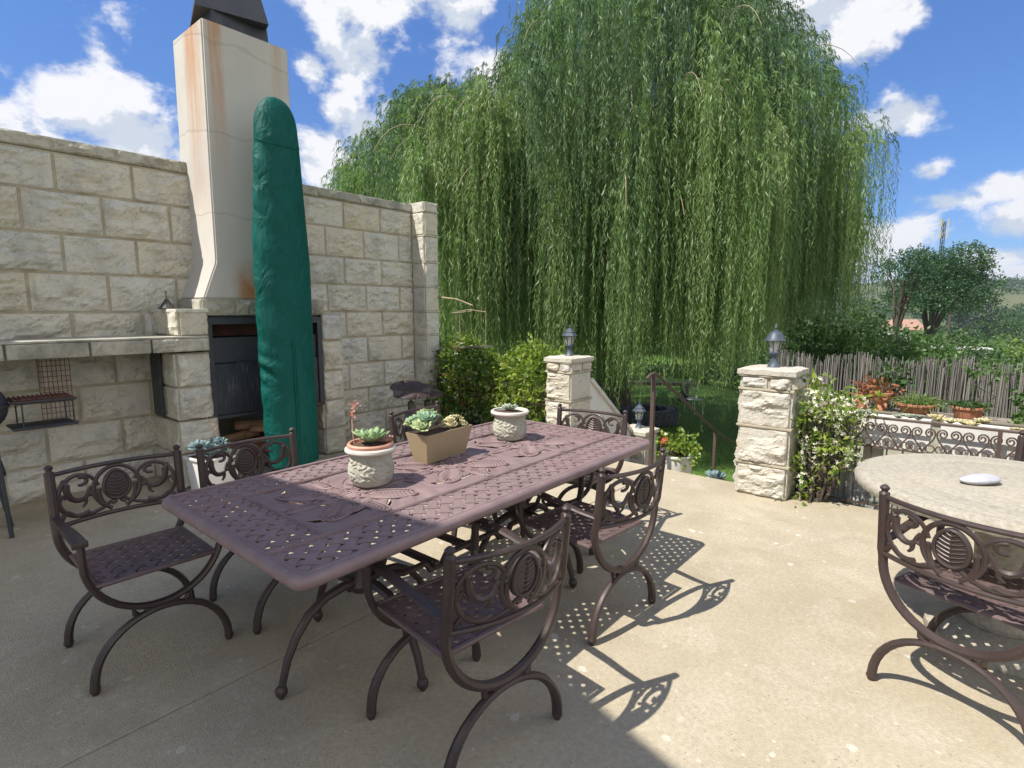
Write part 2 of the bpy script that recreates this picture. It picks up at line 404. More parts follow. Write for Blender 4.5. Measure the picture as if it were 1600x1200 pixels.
# ------------------------------------------------------------------ ground
def sstep(a, b, x):
    t = np.clip((x-a)/(b-a), 0, 1); return t*t*(3-2*t)
def H(x, y):
    x = np.asarray(x, float); y = np.asarray(y, float)
    z = np.full(np.broadcast(x, y).shape, -1.2)
    r = np.hypot(x, y); az = np.degrees(np.arctan2(y, x))
    terr = sstep(1.25, .75, y)*sstep(8.9, 8.2, x)*sstep(-14, -9, y)          # planted terrace right of the steps
    z = z+1.12*terr
    bed = sstep(3.5, 3.75, y)*sstep(6.4, 5.7, x)*sstep(12, 9, y); z = z+1.1*bed   # planted bed behind the left railing
    right = sstep(24, 12, az)
    drop = (sstep(9, 60, r)*4.2+sstep(60, 240, r)*7.5)*right + (1-right)*sstep(45, 240, r)*6
    z = z-drop
    hill = 52*sstep(330, 960, r)*(1+.10*np.sin(az*.33+1.0)+.05*np.sin(az*1.1)) + 26*sstep(1150, 1800, r)*(.72+.22*np.sin(az*.21+2.2))*sstep(15,-5,az)
    z = z+hill
    return z+.05*np.sin(x*.7)*np.cos(y*.6)*sstep(8, 14, r)
def build_ground():
    # polar sheet about the patio, fine near and coarse at the horizon
    rr = np.concatenate([np.linspace(.0, 12, 61)[1:], np.geomspace(12.4, 60, 60), np.geomspace(63, 3200, 90)])
    th = np.linspace(0, 2*PI, 361)[:-1]
    R, T = np.meshgrid(rr, th, indexing='ij'); X = R*np.cos(T)+3; Y = R*np.sin(T)+2
    Z = H(X, Y); inside = (X < 4.6) & (X > -9) & (Y > -12) & (Y < 6.2)
    Z = np.where(inside, np.minimum(Z, -1.3), Z)
    V = np.stack([X, Y, Z], -1).reshape(-1, 3); n = len(th)
    i, j = np.meshgrid(np.arange(len(rr)-1), np.arange(n), indexing='ij'); jn = (j+1) % n
    F = np.stack([i*n+j, (i+1)*n+j, (i+1)*n+jn, i*n+jn], -1).reshape(-1, 4)
    near = F[rr[F[:, 0]//n] < 330]; far = F[rr[F[:, 0]//n] >= 330]
    V = np.vstack([V, [[3, 2, -1.3]]]); c = len(V)-1
    core = np.array([[c, k, (k+1) % n, c] for k in range(n)])[:, :3]
    o = np_mesh('lawn', V, near, GRASS, smooth=True); tag(o, 'green lawn falling away beyond the patio', kind='structure')
    me2 = np_mesh('ground', V, np.array(core), GRASS, smooth=True); tag(me2, kind='structure')
    h = np_mesh('hills', V, far, HILL, smooth=True); tag(h, kind='structure')
build_ground()

# two cast slabs with the expansion joint between them (the dark line under the table)
JY = 2.204
def slab(name, x0, x1, y0, y1):
    b = MB(); b.box(((x0+x1)/2, (y0+y1)/2, -.62), (x1-x0, y1-y0, 1.24), bev=.006)
    o = b.build(name, PATIO, smooth=False); tag(o, kind='structure'); return o
slab('patio', -8, 4.86, -12, JY-.0035); slab('patio', -8, 4.86, JY+.0035, 6.3)
jb = MB(); jb.box((-1.6, JY, -.05), (12.9, .0069, .088)); tag(jb.build('patio_joint', SOIL, smooth=False), kind='structure')
# steps going down to the lawn
for k in range(7):
    b = MB(); z1 = -.17*(k+1); b.box((4.86+.36*k+.19, 2.30, (z1-1.35)/2), (.379, 1.70, z1+1.35), bev=.01)
    tag(b.build('steps', PATIO, smooth=False), kind='structure')

# ------------------------------------------------------------------ rock-faced blocks
def rock_block(mb, O, U, V, N, w, h, seed, amp=.035, base=.003, res=.022, edge=.035, inset=.009):
    """a rock-faced stone: outline w x h in the plane (U,V), bulging along N"""
    r = random.Random(seed); O, U, V, N = Vector(O), Vector(U), Vector(V), Vector(N)
    w2, h2 = w-2*inset, h-2*inset
    if w2 <= .02 or h2 <= .02: return
    nu, nv = max(4, int(w2/res)), max(4, int(h2/res))
    u = np.concatenate([[0, .0035], np.linspace(.014, w2-.014, nu-1), [w2-.0035, w2]]); v = np.concatenate([[0, .0035], np.linspace(.014, h2-.014, nv-1), [h2-.0035, h2]]); nu, nv = nu+2, nv+2; UU, VV = np.meshgrid(u, v, indexing='ij')
    jit = (vnoise(np.stack([UU*26+seed, VV*26, UU*0+5], -1))-.5)*.020
    d = np.minimum(np.minimum(UU, w2-UU), np.minimum(VV, h2-VV))+jit
    ed = np.clip(d/edge, 0, 1)
    pl = np.full(UU.shape, 9.)
    for _ in range(9):
        a, b_ = r.uniform(-1, 1), r.uniform(-1, 1); m = r.uniform(.25, .75)
        pl = np.minimum(pl, amp*r.uniform(.65, 1.25)+(a*(UU-w2*r.random())+b_*(VV-h2*r.random()))*amp*2.4*m/max(.12, h2)*.5)
    nz = fbm(np.stack([UU*9+seed*3.1, VV*13+seed, UU*0+seed*.7], -1), 4)-.5
    q_ = fbm(np.stack([UU*6+seed*2.3, VV*15+seed*.4, UU*0+seed*1.9], -1), 4)*9; ter = (np.floor(q_)+np.clip((q_-np.floor(q_))*5-4, 0, 1))/9-.5
    rid = np.abs(fbm(np.stack([UU*5+seed*1.3, VV*11+9, UU*0+seed], -1), 3)-.5)
    top = np.clip(pl+nz*amp*.9+ter*amp*1.7-np.clip(.06-rid, 0, 1)*amp*5, amp*.12, amp*1.8)
    hgt = base+ed**.55*top
    brd = (UU < 1e-6) | (UU > w2-1e-6) | (VV < 1e-6) | (VV > h2-1e-6); hgt = np.where(brd, -.012, hgt)
    mb.cv = r.random()
    P = [O+U*float(inset+UU[i, j])+V*float(inset+VV[i, j])+N*float(hgt[i, j]) for i in range(nu+1) for j in range(nv+1)]
    flip = U.cross(V).dot(N) < 0; F = []
    for i in range(nu):
        for j in range(nv):
            q = (i*(nv+1)+j, (i+1)*(nv+1)+j, (i+1)*(nv+1)+j+1, i*(nv+1)+j+1); F.append(q[::-1] if flip else q)
    mb.add(P, F)
X3, Y3, Z3 = (1, 0, 0), (0, 1, 0), (0, 0, 1)
NX, NY = (-1, 0, 0), (0, -1, 0)

# ------------------------------------------------------------------ the tall wall along the left
CO = [2.715, 2.425, 2.10, 1.795, 1.485, 1.19, .88, .575, .275, 0.0]
WY = 5.6
def wall():
    t = thing('stone_wall', 'tall pale sandstone block wall behind the fireplace, with a coping course along its top', 'wall', (1.4, WY, 0))
    inv = Matrix.Translation((-1.4, -WY, 0)); core = MB(); st = MB(); cp = MB()
    x0, x1 = -2.6, 4.70
    core.box(((x0+x1)/2, WY+.15, 1.36), (x1-x0, .30, 2.72))
    sd = 100
    for k in range(len(CO)-1):
        zt, zb = CO[k], CO[k+1]; off = 1.139 if k % 2 == 0 else .905
        js = [x0]; x = off-.51*8
        while x < x1-.12:
            if x > x0+.1: js.append(x+.008*math.sin(x*9+k))
            x += .51
        js.append(x1-.01)
        for a, b in zip(js, js[1:]):
            if a > 1.95 and b < 3.25: continue
            sd += 1; rock_block(st, (a, WY, zb), X3, Z3, NY, b-a, zt-zb, sd, .050, edge=.045)
    a = x0; sd = 300
    while a < x1-.02:
        b = min(x1, a+rnd.uniform(.42, .56)); sd += 1
        rock_block(cp, (a, WY-.012, 2.722), X3, Z3, NY, b-a, .108, sd, .03, edge=.02); a = b
    cp.cv = .2; cp.box(((x0+x1)/2, WY+.15, 2.775), (x1-x0, .318, .10), bev=.008)
    for m, nm, mt in ((core, 'mortar_bed', MORTAR), (st, 'stonework', STONE), (cp, 'coping', STONE_L)):
        o = m.build(nm, mt, t, smooth=False); o.data.transform(inv)
    # end pier
    pr = MB(); pr.box((4.805, 5.63, 1.375), (.225, .53, 2.75)); st = MB(); sd = 500
    zs = [2.84]+CO
    for k in range(len(zs)-1):
        zt, zb = zs[k], zs[k+1]
        for (O, U, N, w) in (((4.69, 5.362, zb), X3, NY, .23), ((4.69, 5.60, zb), NY, NX, .238), ((4.918, 5.362, zb), Y3, X3, .53)):
            sd += 1; rock_block(st, O, U, Z3, N, w, zt-zb, sd, .016, edge=.018)
    st.box((4.805, 5.63, 2.80), (.215, .53, .075))
    for z in (2.722, 2.425, 2.10, 1.795, 1.485, 1.19, .88, .575, .275): st.cv = .6; st.box((4.805, 5.62, z), (.250, .545, .014))
    o = pr.build('pier_core', MORTAR, t, smooth=False); o.data.transform(inv)
    o = st.build('end_pier', STONE, t, smooth=False); o.data.transform(inv)
wall()

# ------------------------------------------------------------------ fireplace with chimney
def fireplace():
    X0, Y0 = 2.10, 5.10
    t = thing('outdoor_fireplace', 'built-in outdoor fireplace with plastered chimney, dark steel doors and stone mantel shelf', 'fireplace', (X0, Y0, 0))
    M = Matrix.Translation((-X0, -Y0, 0))
    def out(m, nm, mt, parent=t, smooth=False, **k):
        o = m.build(nm, mt, parent, smooth=smooth, **k); o.data.transform(M); return o
    sd = 700
    # left jamb: stone column, base stone, block above the shelf
    for (nm, xa, xb, yf, rows, side) in (('left_jamb', 1.69, 1.955, 5.05, [(.575, .86), (.86, 1.15)], True), ('base_block', 1.67, 1.985, 5.03, [(0, .29), (.29, .575)], True), ('top_block', 1.73, 1.955, 5.04, [(1.285, 1.50)], True),
                                      ('right_jamb', 3.06, 3.30, 5.10, [(0, .275), (.275, .575), (.575, .88), (.88, 1.19), (1.19, 1.47)], True)):
        c = MB(); z0, z1 = rows[0][0], rows[-1][1]
        c.box(((xa+xb)/2, (yf+5.615)/2, (z0+z1)/2), (xb-xa-.01, 5.615-yf-.01, z1-z0-.006)); s = MB()
        for (zb, zt) in rows:
            sd += 1; dx = rnd.uniform(-.006, .006)
            rock_block(s, (xa+dx, yf, zb), X3, Z3, NY, xb-xa, zt-zb, sd, .045, edge=.03)
            L = 5.59-yf; k = max(1, round(L/.28))
            for q in range(k):
                sd += 1; rock_block(s, (xa, yf+L*(q+1)/k, zb), NY, Z3, NX, L/k, zt-zb, sd, .022, edge=.024)
                sd += 1; rock_block(s, (xb, yf+L*q/k, zb), Y3, Z3, X3, L/k, zt-zb, sd, .02, edge=.024)
        s.cv = .3
        if nm == 'top_block': s.box(((xa+xb)/2, (yf+5.6)/2, 1.497), (xb-xa+.03, 5.6-yf+.03, .03), bev=.006)
        o = out(s, 'jamb' if 'jamb' in nm else nm, STONE); c2 = out(c, 'mortar_bed', MORTAR, o)
    # lintel band under the hood
    s = MB(); c = MB(); c.box((2.515, 5.34, 1.523), (1.15, .50, .135))
    for a, b in ((1.935, 2.22), (2.22, 2.50), (2.50, 2.80), (2.80, 3.10)):
        sd += 1; rock_block(s, (a, 5.085, 1.45), X3, Z3, NY, b-a, .15, sd, .032, edge=.025)
    sd += 1; rock_block(s, (1.94, 5.59, 1.45), NY, Z3, NX, .5, .15, sd, .02, edge=.02)
    s.box((2.52, 5.345, 1.588), (1.165, .515, .024), bev=.006)
    o = out(s, 'lintel', STONE_L); out(c, 'mortar_bed', MORTAR, o)
    # mantel shelf: long slab on the left
    s = MB(); c = MB(); xa, xb, yf = -2.0, 1.945, 5.0
    c.box(((xa+xb)/2, (yf+5.60)/2+.005, 1.222), (xb-xa-.02, 5.6-yf-.02, .10)); a = xb
    for L in (.43, .40, .47, .44, .5, .42, .48, .4, .4):
        sd += 1; rock_block(s, (a-L, yf, 1.155), X3, Z3, NY, L, .12, sd, .042, edge=.022, inset=.006); a -= L
    sd += 1; rock_block(s, (xb, yf, 1.155), Y3, Z3, X3, .58, .12, sd, .02, edge=.02, inset=.006)
    s.cv = .25; s.box(((xa+xb)/2, (yf+5.598)/2, 1.279), (xb-xa, 5.598-yf, .016), bev=.004)
    o = out(s, 'mantel_shelf', STONE_L); out(c, 'mortar_bed', MORTAR_D, o)
    # chimney hood and stack, one plastered body
    d = Y0
    ring = [(-.145, -.02, .96, 1.60), (-.015, .0, .77, 1.915), (-.012, .0, .755, 2.7), (.0, .0, .75, 3.89)]
    bm = bmesh.new(); loops = []
    for (xl, yf, xr, z) in ring:
        loops.append([bm.verts.new((xl, yf, z)), bm.verts.new((xr, yf, z)), bm.verts.new((xr, .62, z)), bm.verts.new((xl, .62, z))])
    for A, B in zip(loops, loops[1:]):
        for k in range(4): bm.faces.new((A[k], A[(k+1) % 4], B[(k+1) % 4], B[k]))
    bm.faces.new(loops[-1]); bm.faces.new(loops[0][::-1])
    bmesh.ops.bevel(bm, geom=[e for e in bm.edges], offset=.012, segments=2, affect='EDGES')
    s = MB(); s.bm(bm); st = s.build('chimney_stack', PLASTER, t, angle=50)
    # cowl
    s = MB(); s.box((2.46, 5.41, 3.955), (.50, .48, .14), bev=.004, taper=.97)
    o = out(s, 'cowl', STEELM, st)
    bm = bmesh.new(); A = [bm.verts.new(p) for p in ((2.10, 5.20, 4.02), (2.66, 5.06, 4.02), (2.82, 5.62, 4.02), (2.26, 5.76, 4.02))]
    B = [bm.verts.new(p) for p in ((2.24, 5.30, 4.6), (2.58, 5.21, 4.6), (2.68, 5.52, 4.6), (2.34, 5.61, 4.6))]
    for k in range(4): bm.faces.new((A[k], A[(k+1) % 4], B[(k+1) % 4], B[k]))
    bm.faces.new(B); bm.faces.new(A[::-1]); s = MB(); s.bm(bm); out(s, 'cowl_hood', STEELM, st)
    # steel firebox set between the jambs
    s = MB(); s.box((1.975, 5.33, 1.0), (.03, .45, .90)); s.box((3.045, 5.33, 1.0), (.03, .45, .90)); s.box((2.51, 5.33, 1.433), (1.10, .45, .028)); s.box((2.51, 5.33, .545), (1.10, .45, .02)); s.box((2.51, 5.55, 1.0), (1.1, .02, .9))
    for z in (1.405, ): s.box((2.51, 5.098, z), (1.10, .03, .055), bev=.004)
    for x in (1.985, 3.035): s.box((x, 5.098, .99), (.05, .032, .87), bev=.004)
    s.box((2.51, 5.098, .555), (1.10, .032, .03), bev=.004)
    fb = out(s, 'firebox', STEELM)
    s = MB(); s.box((2.51, 5.109, .80), (.995, .018, .455), bev=.003); out(s, 'firebox_door', DOORM, fb)
    s = MB(); s.box((2.51, 5.125, 1.148), (.995, .018, .225), bev=.003); out(s, 'firebox_flap', STEELM, fb)
    s = MB(); s.box((2.51, 5.40, 1.33), (.98, .016, .13)); out(s, 'flue_plate', RUSTM, fb)
    s = MB(); s.tube([(2.2, 5.095, 1.03), (2.8, 5.095, 1.03)], .008, 8); out(s, 'door_handle', STEELM, fb)
    # dark back of the wood store, and the steel panel beside the shelf recess
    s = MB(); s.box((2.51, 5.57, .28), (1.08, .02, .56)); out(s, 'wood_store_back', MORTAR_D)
    s = MB(); s.box((1.652, 5.40, .875), (.02, .20, .56), bev=.004); out(s, 'side_panel', STEELM)
fireplace()
# ------------------------------------------------------------------ gate pillars
def pillar(name, label, x0, y0, wx, wy, rows, cap_t=.03, z0=0, capz=None, white_base=0):
    t = thing(name, label, 'pillar', (x0+wx/2, y0+wy/2, z0), 0, 'stone pillars by the steps')
    inv = Matrix.Translation((-(x0+wx/2), -(y0+wy/2), -z0))
    c = MB(); zt = rows[-1][1]; c.box((x0+wx/2, y0+wy/2, (z0+zt)/2), (wx-.012, wy-.012, zt-z0)); s = MB(); jn = MB(); sd = int(x0*100+y0*977)
    for i, (zb, zz) in enumerate(rows):
        for (O, U, N, w) in (((x0, y0+wy, zb), NY, NX, wy), ((x0, y0, zb), X3, NY, wx), ((x0+wx, y0, zb), Y3, X3, wy), ((x0+wx, y0+wy, zb), NX, Y3, wx)):
            parts = [(0, w)] if (zz-zb) > .2 or rnd.random() < .3 else [(0, w*.55), (w*.55, w)]
            for a, b in parts:
                sd += 1; OO = Vector(O)+Vector(U)*a; flat_face = (N == NY and zz-zb > .2)
                rock_block(s, OO, U, Z3, N, b-a, zz-zb, sd, .012 if flat_face else .042, edge=.02, res=.014)
        jn.box((x0+wx/2, y0+wy/2, zz), (wx+.034, wy+.034, .020), bev=.006)
    k = MB(); k.cv = .4
    n = 10; bm = bmesh.new(); bmesh.ops.create_grid(bm, x_segments=n, y_segments=n, size=.5)
    for v in bm.verts:
        e = max(abs(v.co.x), abs(v.co.y)) > .499; q = fbm(np.array([v.co.x*5+sd, v.co.y*5, .3]), 3)
        v.co = Vector(((v.co.x)*(wx+.05)+(q-.5)*.02, v.co.y*(wy+.05)+(q-.5)*.02, (cap_t if not e else cap_t*.55)+q*.018))
    geo = bmesh.ops.extrude_face_region(bm, geom=list(bm.faces))
    for v in [g for g in geo['geom'] if isinstance(g, bmesh.types.BMVert)]: v.co.z = -.012
    bmesh.ops.recalc_face_normals(bm, faces=bm.faces); k.bm(bm, Matrix.Translation((x0+wx/2, y0+wy/2, zt+.02)))
    for m, nm, mt in ((c, 'mortar_bed', MORTAR), (s, 'stonework', STONE_P), (jn, 'mortar_joint', MORTAR), (k, 'cap', STONE_P)):
        o = m.build(nm, mt, t, smooth=False); o.data.transform(inv)
    return zt+.02+cap_t
RP_TOP = pillar('gate_pillar', 'pale stone pillar with jasmine climbing beside it, right of the steps', 4.61, 1.05, .38, .385, [(0, .27), (.27, .575), (.575, .875), (.875, .985)])
LP_TOP = pillar('gate_pillar', 'pale stone pillar between the low hedge and the sloping step wall', 4.70, 3.16, .39, .30, [(0, .28), (.28, .56), (.56, .86), (.86, .96)])
SP_TOP = pillar('gate_pillar', 'short white-washed pillar at the foot of the step wall', 6.05, 2.98, .34, .34, [(-1.2, -.62), (-.62, -.02)], .035, -1.25)

# sloping white wall down the left of the steps
def slope_wall():
    t = thing('step_wall', 'sloping white rendered wall running down the left side of the steps', 'wall', (5.1, 3.2, 0))
    b = MB(); y0, y1 = 3.16, 3.32; xa, xb = 5.085, 6.05; za, zb = .74, .00
    poly = [(xa, -1.3), (xb, -1.3), (xb, zb), (xa, za)]
    vs = [(x, y0, z) for x, z in poly]+[(x, y1, z) for x, z in poly]
    b.add(vs, [(0, 1, 2, 3), (7, 6, 5, 4), (0, 4, 5, 1), (1, 5, 6, 2), (2, 6, 7, 3), (3, 7, 4, 0)])
    o = b.build('wall_face', WHITEWALL, t, smooth=False); c = MB()
    L = math.hypot(xb-xa, za-zb); ang = math.atan2(zb-za, xb-xa)
    c.box(((xa+xb)/2, 3.24, (za+zb)/2+.022), (L, .21, .045), bev=.008, R=Matrix.Rotation(-ang, 4, 'Y'))
    q = c.build('coping', CASTRIM, t, smooth=False)
    for k in (o, q): k.data.transform(Matrix.Translation((-5.1, -3.2, 0)))
slope_wall()

# lamps on the pillars
def lamp(label, loc, h, round_top, sc=1.0):
    t = thing('pillar_lamp', label, 'lamp', loc, 0, 'lanterns on the stone pillars')
    s = sc; n = 24 if round_top else 6
    b = MB(); b.lathe([(.062*s, 0), (.066*s, .012*s), (.050*s, .022*s), (.030*s, .07*s), (.024*s, .105*s), (.032*s, .118*s), (.034*s, .13*s)], 8, capt=True); b.build('base', LAMPM, t)
    g = MB(); g.lathe([(.036*s, .132*s), (.058*s, .235*s)], 6, capt=True); g.build('glass', GLASS, t, smooth=False)
    c = MB(); c.lathe([(.050*s, .130*s), (.050*s, .140*s), (.034*s, .146*s)], n, capt=True)
    for k in range(6):
        a = 2*PI*k/6; c.tube([(.0365*s*math.cos(a), .0365*s*math.sin(a), .135*s), (.0585*s*math.cos(a), .0585*s*math.sin(a), .24*s)], .0045*s, 5)
    c.build('cage', LAMPM, t)
    r = MB()
    if round_top: prof = [(.072*s, .232*s), (.082*s, .236*s), (.080*s, .243*s), (.066*s, .252*s), (.060*s, .275*s), (.044*s, .298*s), (.022*s, .312*s), (.010*s, .318*s), (.008*s, .332*s), (.013*s, .340*s), (.008*s, .348*s), (.003*s, .372*s), (.0005, .375*s)]
    else: prof = [(.080*s, .232*s), (.086*s, .240*s), (.056*s, .275*s), (.060*s, .280*s), (.020*s, .318*s), (.008*s, .325*s), (.010*s, .338*s), (.003*s, .36*s), (.0005, .362*s)]
    r.lathe(prof, n); r.build('lamp_cap', LAMPM, t, angle=50 if round_top else 20)
    u = MB(); u.lathe([(.012*s, .142*s), (.016*s, .17*s), (.016*s, .205*s), (.006*s, .222*s)], 10, capt=True); u.build('bulb', WHITEPOT, t)
    return t
lamp('blue-grey lantern with a round domed cap on the pillar right of the steps', (4.80, 1.245, RP_TOP-.012), 0, True, 1.0)
lamp('blue-grey lantern with a faceted cap on the pillar beside the low hedge', (4.895, 3.31, LP_TOP-.012), 0, False, .98)
lamp('small blue-grey lantern on the short pillar at the foot of the step wall', (6.21, 3.14, SP_TOP-.012), 0, False, .98)

# handrail
def handrail():
    t = thing('handrail', 'brown steel handrail going down beside the steps', 'handrail', (4.80, 2.29, 0))
    b = MB()
    pts = [(4.70, 2.31, .87), (4.74, 2.295, .905), (4.80, 2.29, .915), (4.90, 2.285, .875), (6.45, 2.27, .085), (7.30, 2.27, -.26)]
    b.tube(pts, .0155, 10); o = b.build('rail', RAILM, t)
    p1 = MB(); p1.box((4.80, 2.29, .44), (.036, .036, .93), bev=.003); a = p1.build('post', RAILM, t)
    p2 = MB(); p2.box((6.45, 2.27, -.54), (.034, .034, 1.22), bev=.003); c = p2.build('post', RAILM, t)
    for k in (o, a, c): k.data.transform(Matrix.Translation((-4.80, -2.29, 0)))
handrail()

# wrought-iron balustrade: bars below, a band of hearts and rings above
def heart(m, y, z0, w, h, x):
    for s in (1, -1):
        P = []
        for k in range(9):
            q = k/9; c = lambda a, b, e, f: (1-q)**3*a+3*q*(1-q)**2*b+3*q*q*(1-q)*e+q**3*f
            P.append((x, y+s*w*c(0, .06, .50, .485), z0+h*c(0, .26, .38, .70)))
        for k in range(22):
            q = k/21; a = q*PI*3.1; r = w*(.235-.175*q**.8); P.append((x, y+s*(w*.25+r*math.cos(a)), z0+h*.70+r*1.15*math.sin(a)))
        m.tube(P, .0062, 6, up=(1, 0, 0))
    return
def railing(label, X, ya, yb, zt, zm, zb, step):
    t = thing('iron_balustrade', label, 'railing', (X, (ya+yb)/2, 0)); inv = Matrix.Translation((-X, -(ya+yb)/2, 0))
    r = MB()
    for z in (zt, zm, zb): r.box((X, (ya+yb)/2, z), (.016, abs(yb-ya), .012))
    b = MB(); n = max(2, int(abs(yb-ya)/.098))
    for k in range(n+1): y = ya+(yb-ya)*k/n; b.box((X, y, (zm+zb)/2), (.011, .011, zm-zb-.010))
    m = max(1, round(abs(yb-ya)/1.15))
    for k in range(m+1):
        y = ya+(yb-ya)*k/m; posts = MB(); posts.box((X, y, zt/2), (.024, .024, zt+.006)); posts.build('post', RAILM, t).data.transform(inv)
    s = MB(); n = max(1, int(abs(yb-ya)/step)); w = abs(yb-ya)/n
    for k in range(n):
        y = min(ya, yb)+w*(k+.5); heart(s, y, zm+.008, w*.96, zt-zm-.016, X)
        for q in (-.30, .30):
            s.tube([(X, y+q*w+.026*math.cos(a*PI/7), zm+.036+.026*math.sin(a*PI/7)) for a in range(14)], .005, 6, closed=True, up=(1, 0, 0))
    for mm, nm in ((r, 'rails'), (b, 'bars'), (s, 'scroll_band')):
        o = mm.build(nm, RAILM if nm != 'bars' else BLACKM, t); o.data.transform(inv)
railing('wrought iron railing with heart scrolls behind the round stone table', 4.90, 1.03, -2.6, .695, .475, .02, .145)
railing('wrought iron railing overgrown by the flowering hedge', 4.84, 3.47, 5.33, .66, .45, .02, .15)

# white trough planters behind the right railing, on a low grey wall
def trough(label, ya, yb):
    t = thing('trough_planter', label, 'planter', (5.12, (ya+yb)/2, .45), 0, 'white troughs behind the railing')
    L = yb-ya; b = MB(); bm = bmesh.new(); bmesh.ops.create_cube(bm, size=1)
    for v in bm.verts: v.co = Vector((v.co.x*.28, v.co.y*L, v.co.z*.235+.1175))
    ve = [e for e in bm.edges if abs(e.verts[0].co.y-e.verts[1].co.y) < 1e-6 and abs(e.verts[0].co.x-e.verts[1].co.x) > .1 and e.verts[0].co.z < .01]
    bmesh.ops.bevel(bm, geom=ve, offset=.07, segments=6, affect='EDGES', profile=.5)
    top = [f for f in bm.faces if f.normal.z > .9][0]
    bmesh.ops.inset_region(bm, faces=[top], thickness=.026)
    for v in top.verts: v.co.z -= .03
    b.bm(bm); b.build('trough', WHITEWALL, t, smooth=False)
    s = MB(); s.box((0, 0, .195), (.22, L-.055, .028)); s.build('soil', SOIL, t, smooth=False)
    e = MB()
    for x in (-.135, .135): e.box((x, 0, .241), (.022, L, .012))
    e.build('rim', TIMBER, t, smooth=False)
trough('white rendered trough planter nearer the gate pillar, behind the heart-scroll railing', .20, 1.02)
trough('white rendered trough planter behind the round table, farther from the gate pillar', -1.35, .14)
def low_wall():
    t = thing('garden_wall', 'low grey rough stone wall behind the bars of the railing', 'wall', (5.14, -.4, 0)); s = MB(); c = MB(); c.box((0, 0, .10), (.2, 2.84, .40)); sd = 4000
    y = 1.02
    while y > -1.8:
        w = rnd.uniform(.28, .5); sd += 1; rock_block(s, (-.104, y+.4, -.1), NY, Z3, NX, w, .385, sd, .03); y -= w
    for k in (-1.0, -.3, .35, .95, 1.32): c.box((0, k, .3725), (.16, .12, .154))
    c.build('wall_core', CAST, t, smooth=False); s.build('stonework', simple('grey_stone', (.33, .33, .31), (.24, .24, .22), 7, .9, bump=.5), t, smooth=False)
low_wall()
def ledge():
    t = thing('garden_ledge', 'low rendered ledge under the terracotta bowls, in front of the reed fence', 'ledge', (6.75, -.2, -.1))
    b = MB(); b.box((0, 0, .26), (.42, 3.4, .56), bev=.01); b.build('body', CAST, t, smooth=False)
    b = MB(); b.box((0, 0, .56), (.48, 3.44, .04), bev=.006); b.build('top', TIMBER, t, smooth=False)
ledge()

# reed fence
def reed_fence():
    t = thing('reed_fence', 'weathered grey reed fence on posts behind the potted plants', 'fence', (8.1, -.7, 0)); R = random.Random(5)
    y = 2.15; pi = 0
    while y > -5.0:
        L = R.uniform(.95, 1.15) if pi else .9; b = MB(); yy = y-.015
        while yy > y-L+.02:
            rr = R.uniform(.0045, .0095); top = .90+R.uniform(-.075, .06)+.03*math.sin(yy*7)+.02*math.sin(yy*19); x = R.uniform(-.035, .035); b.cv = R.random()
            lean = R.gauss(0, .03); mid = R.gauss(0, .006)
            b.tube([(x, yy+.7, -.3), (x+mid, yy+.7+lean*.5+mid, .3), (x+R.gauss(0, .01), yy+.7+lean, top)], [rr, rr*.95, rr*.7], 5)
            yy -= rr*R.uniform(.45, 1.0)
        b.build('reed_panel', REED, t, smooth=False)
        p = MB(); p.tube([(.05, y+.7+.01, -.3), (.05, y+.7+.01, .74)], .035, 8); p.build('post', BARK, t)
        y -= L; pi += 1
    w = MB()
    for z in (.1, .55): w.tube([(.03, 2.9, z), (.03, -4.3, z)], .006, 5)
    w.build('tie_wire', BLACKM, t)
reed_fence()

# added stand-in for the unseen house roof; edge shaped to cast the patio's shade
def house():
    t = thing('shade_roof', 'white open roof standing in for the unseen house, shaped to cast its shade', 'shade_roof', (-2.2, 0, 0))
    edge = [(-1.62, -11), (-1.62, .30), (-1.284, 1.773), (-1.139, 2.343), (-1.264, 3.553), (-1.36, 4.6), (-1.36, 11)]
    b = MB(); b.prism([(x+2.2, y) for x, y in edge]+[(-1.25, 11), (-1.25, -11)], 4.41, 4.57); b.build('roof', WHITEWALL, t, smooth=False)
    for y in (-10, -7, -4.2, 9.6): b = MB(); b.box((.1, y, 2.2), (.14, .14, 4.39), bev=.01); b.build('post', WHITEWALL, t, smooth=False)
house()
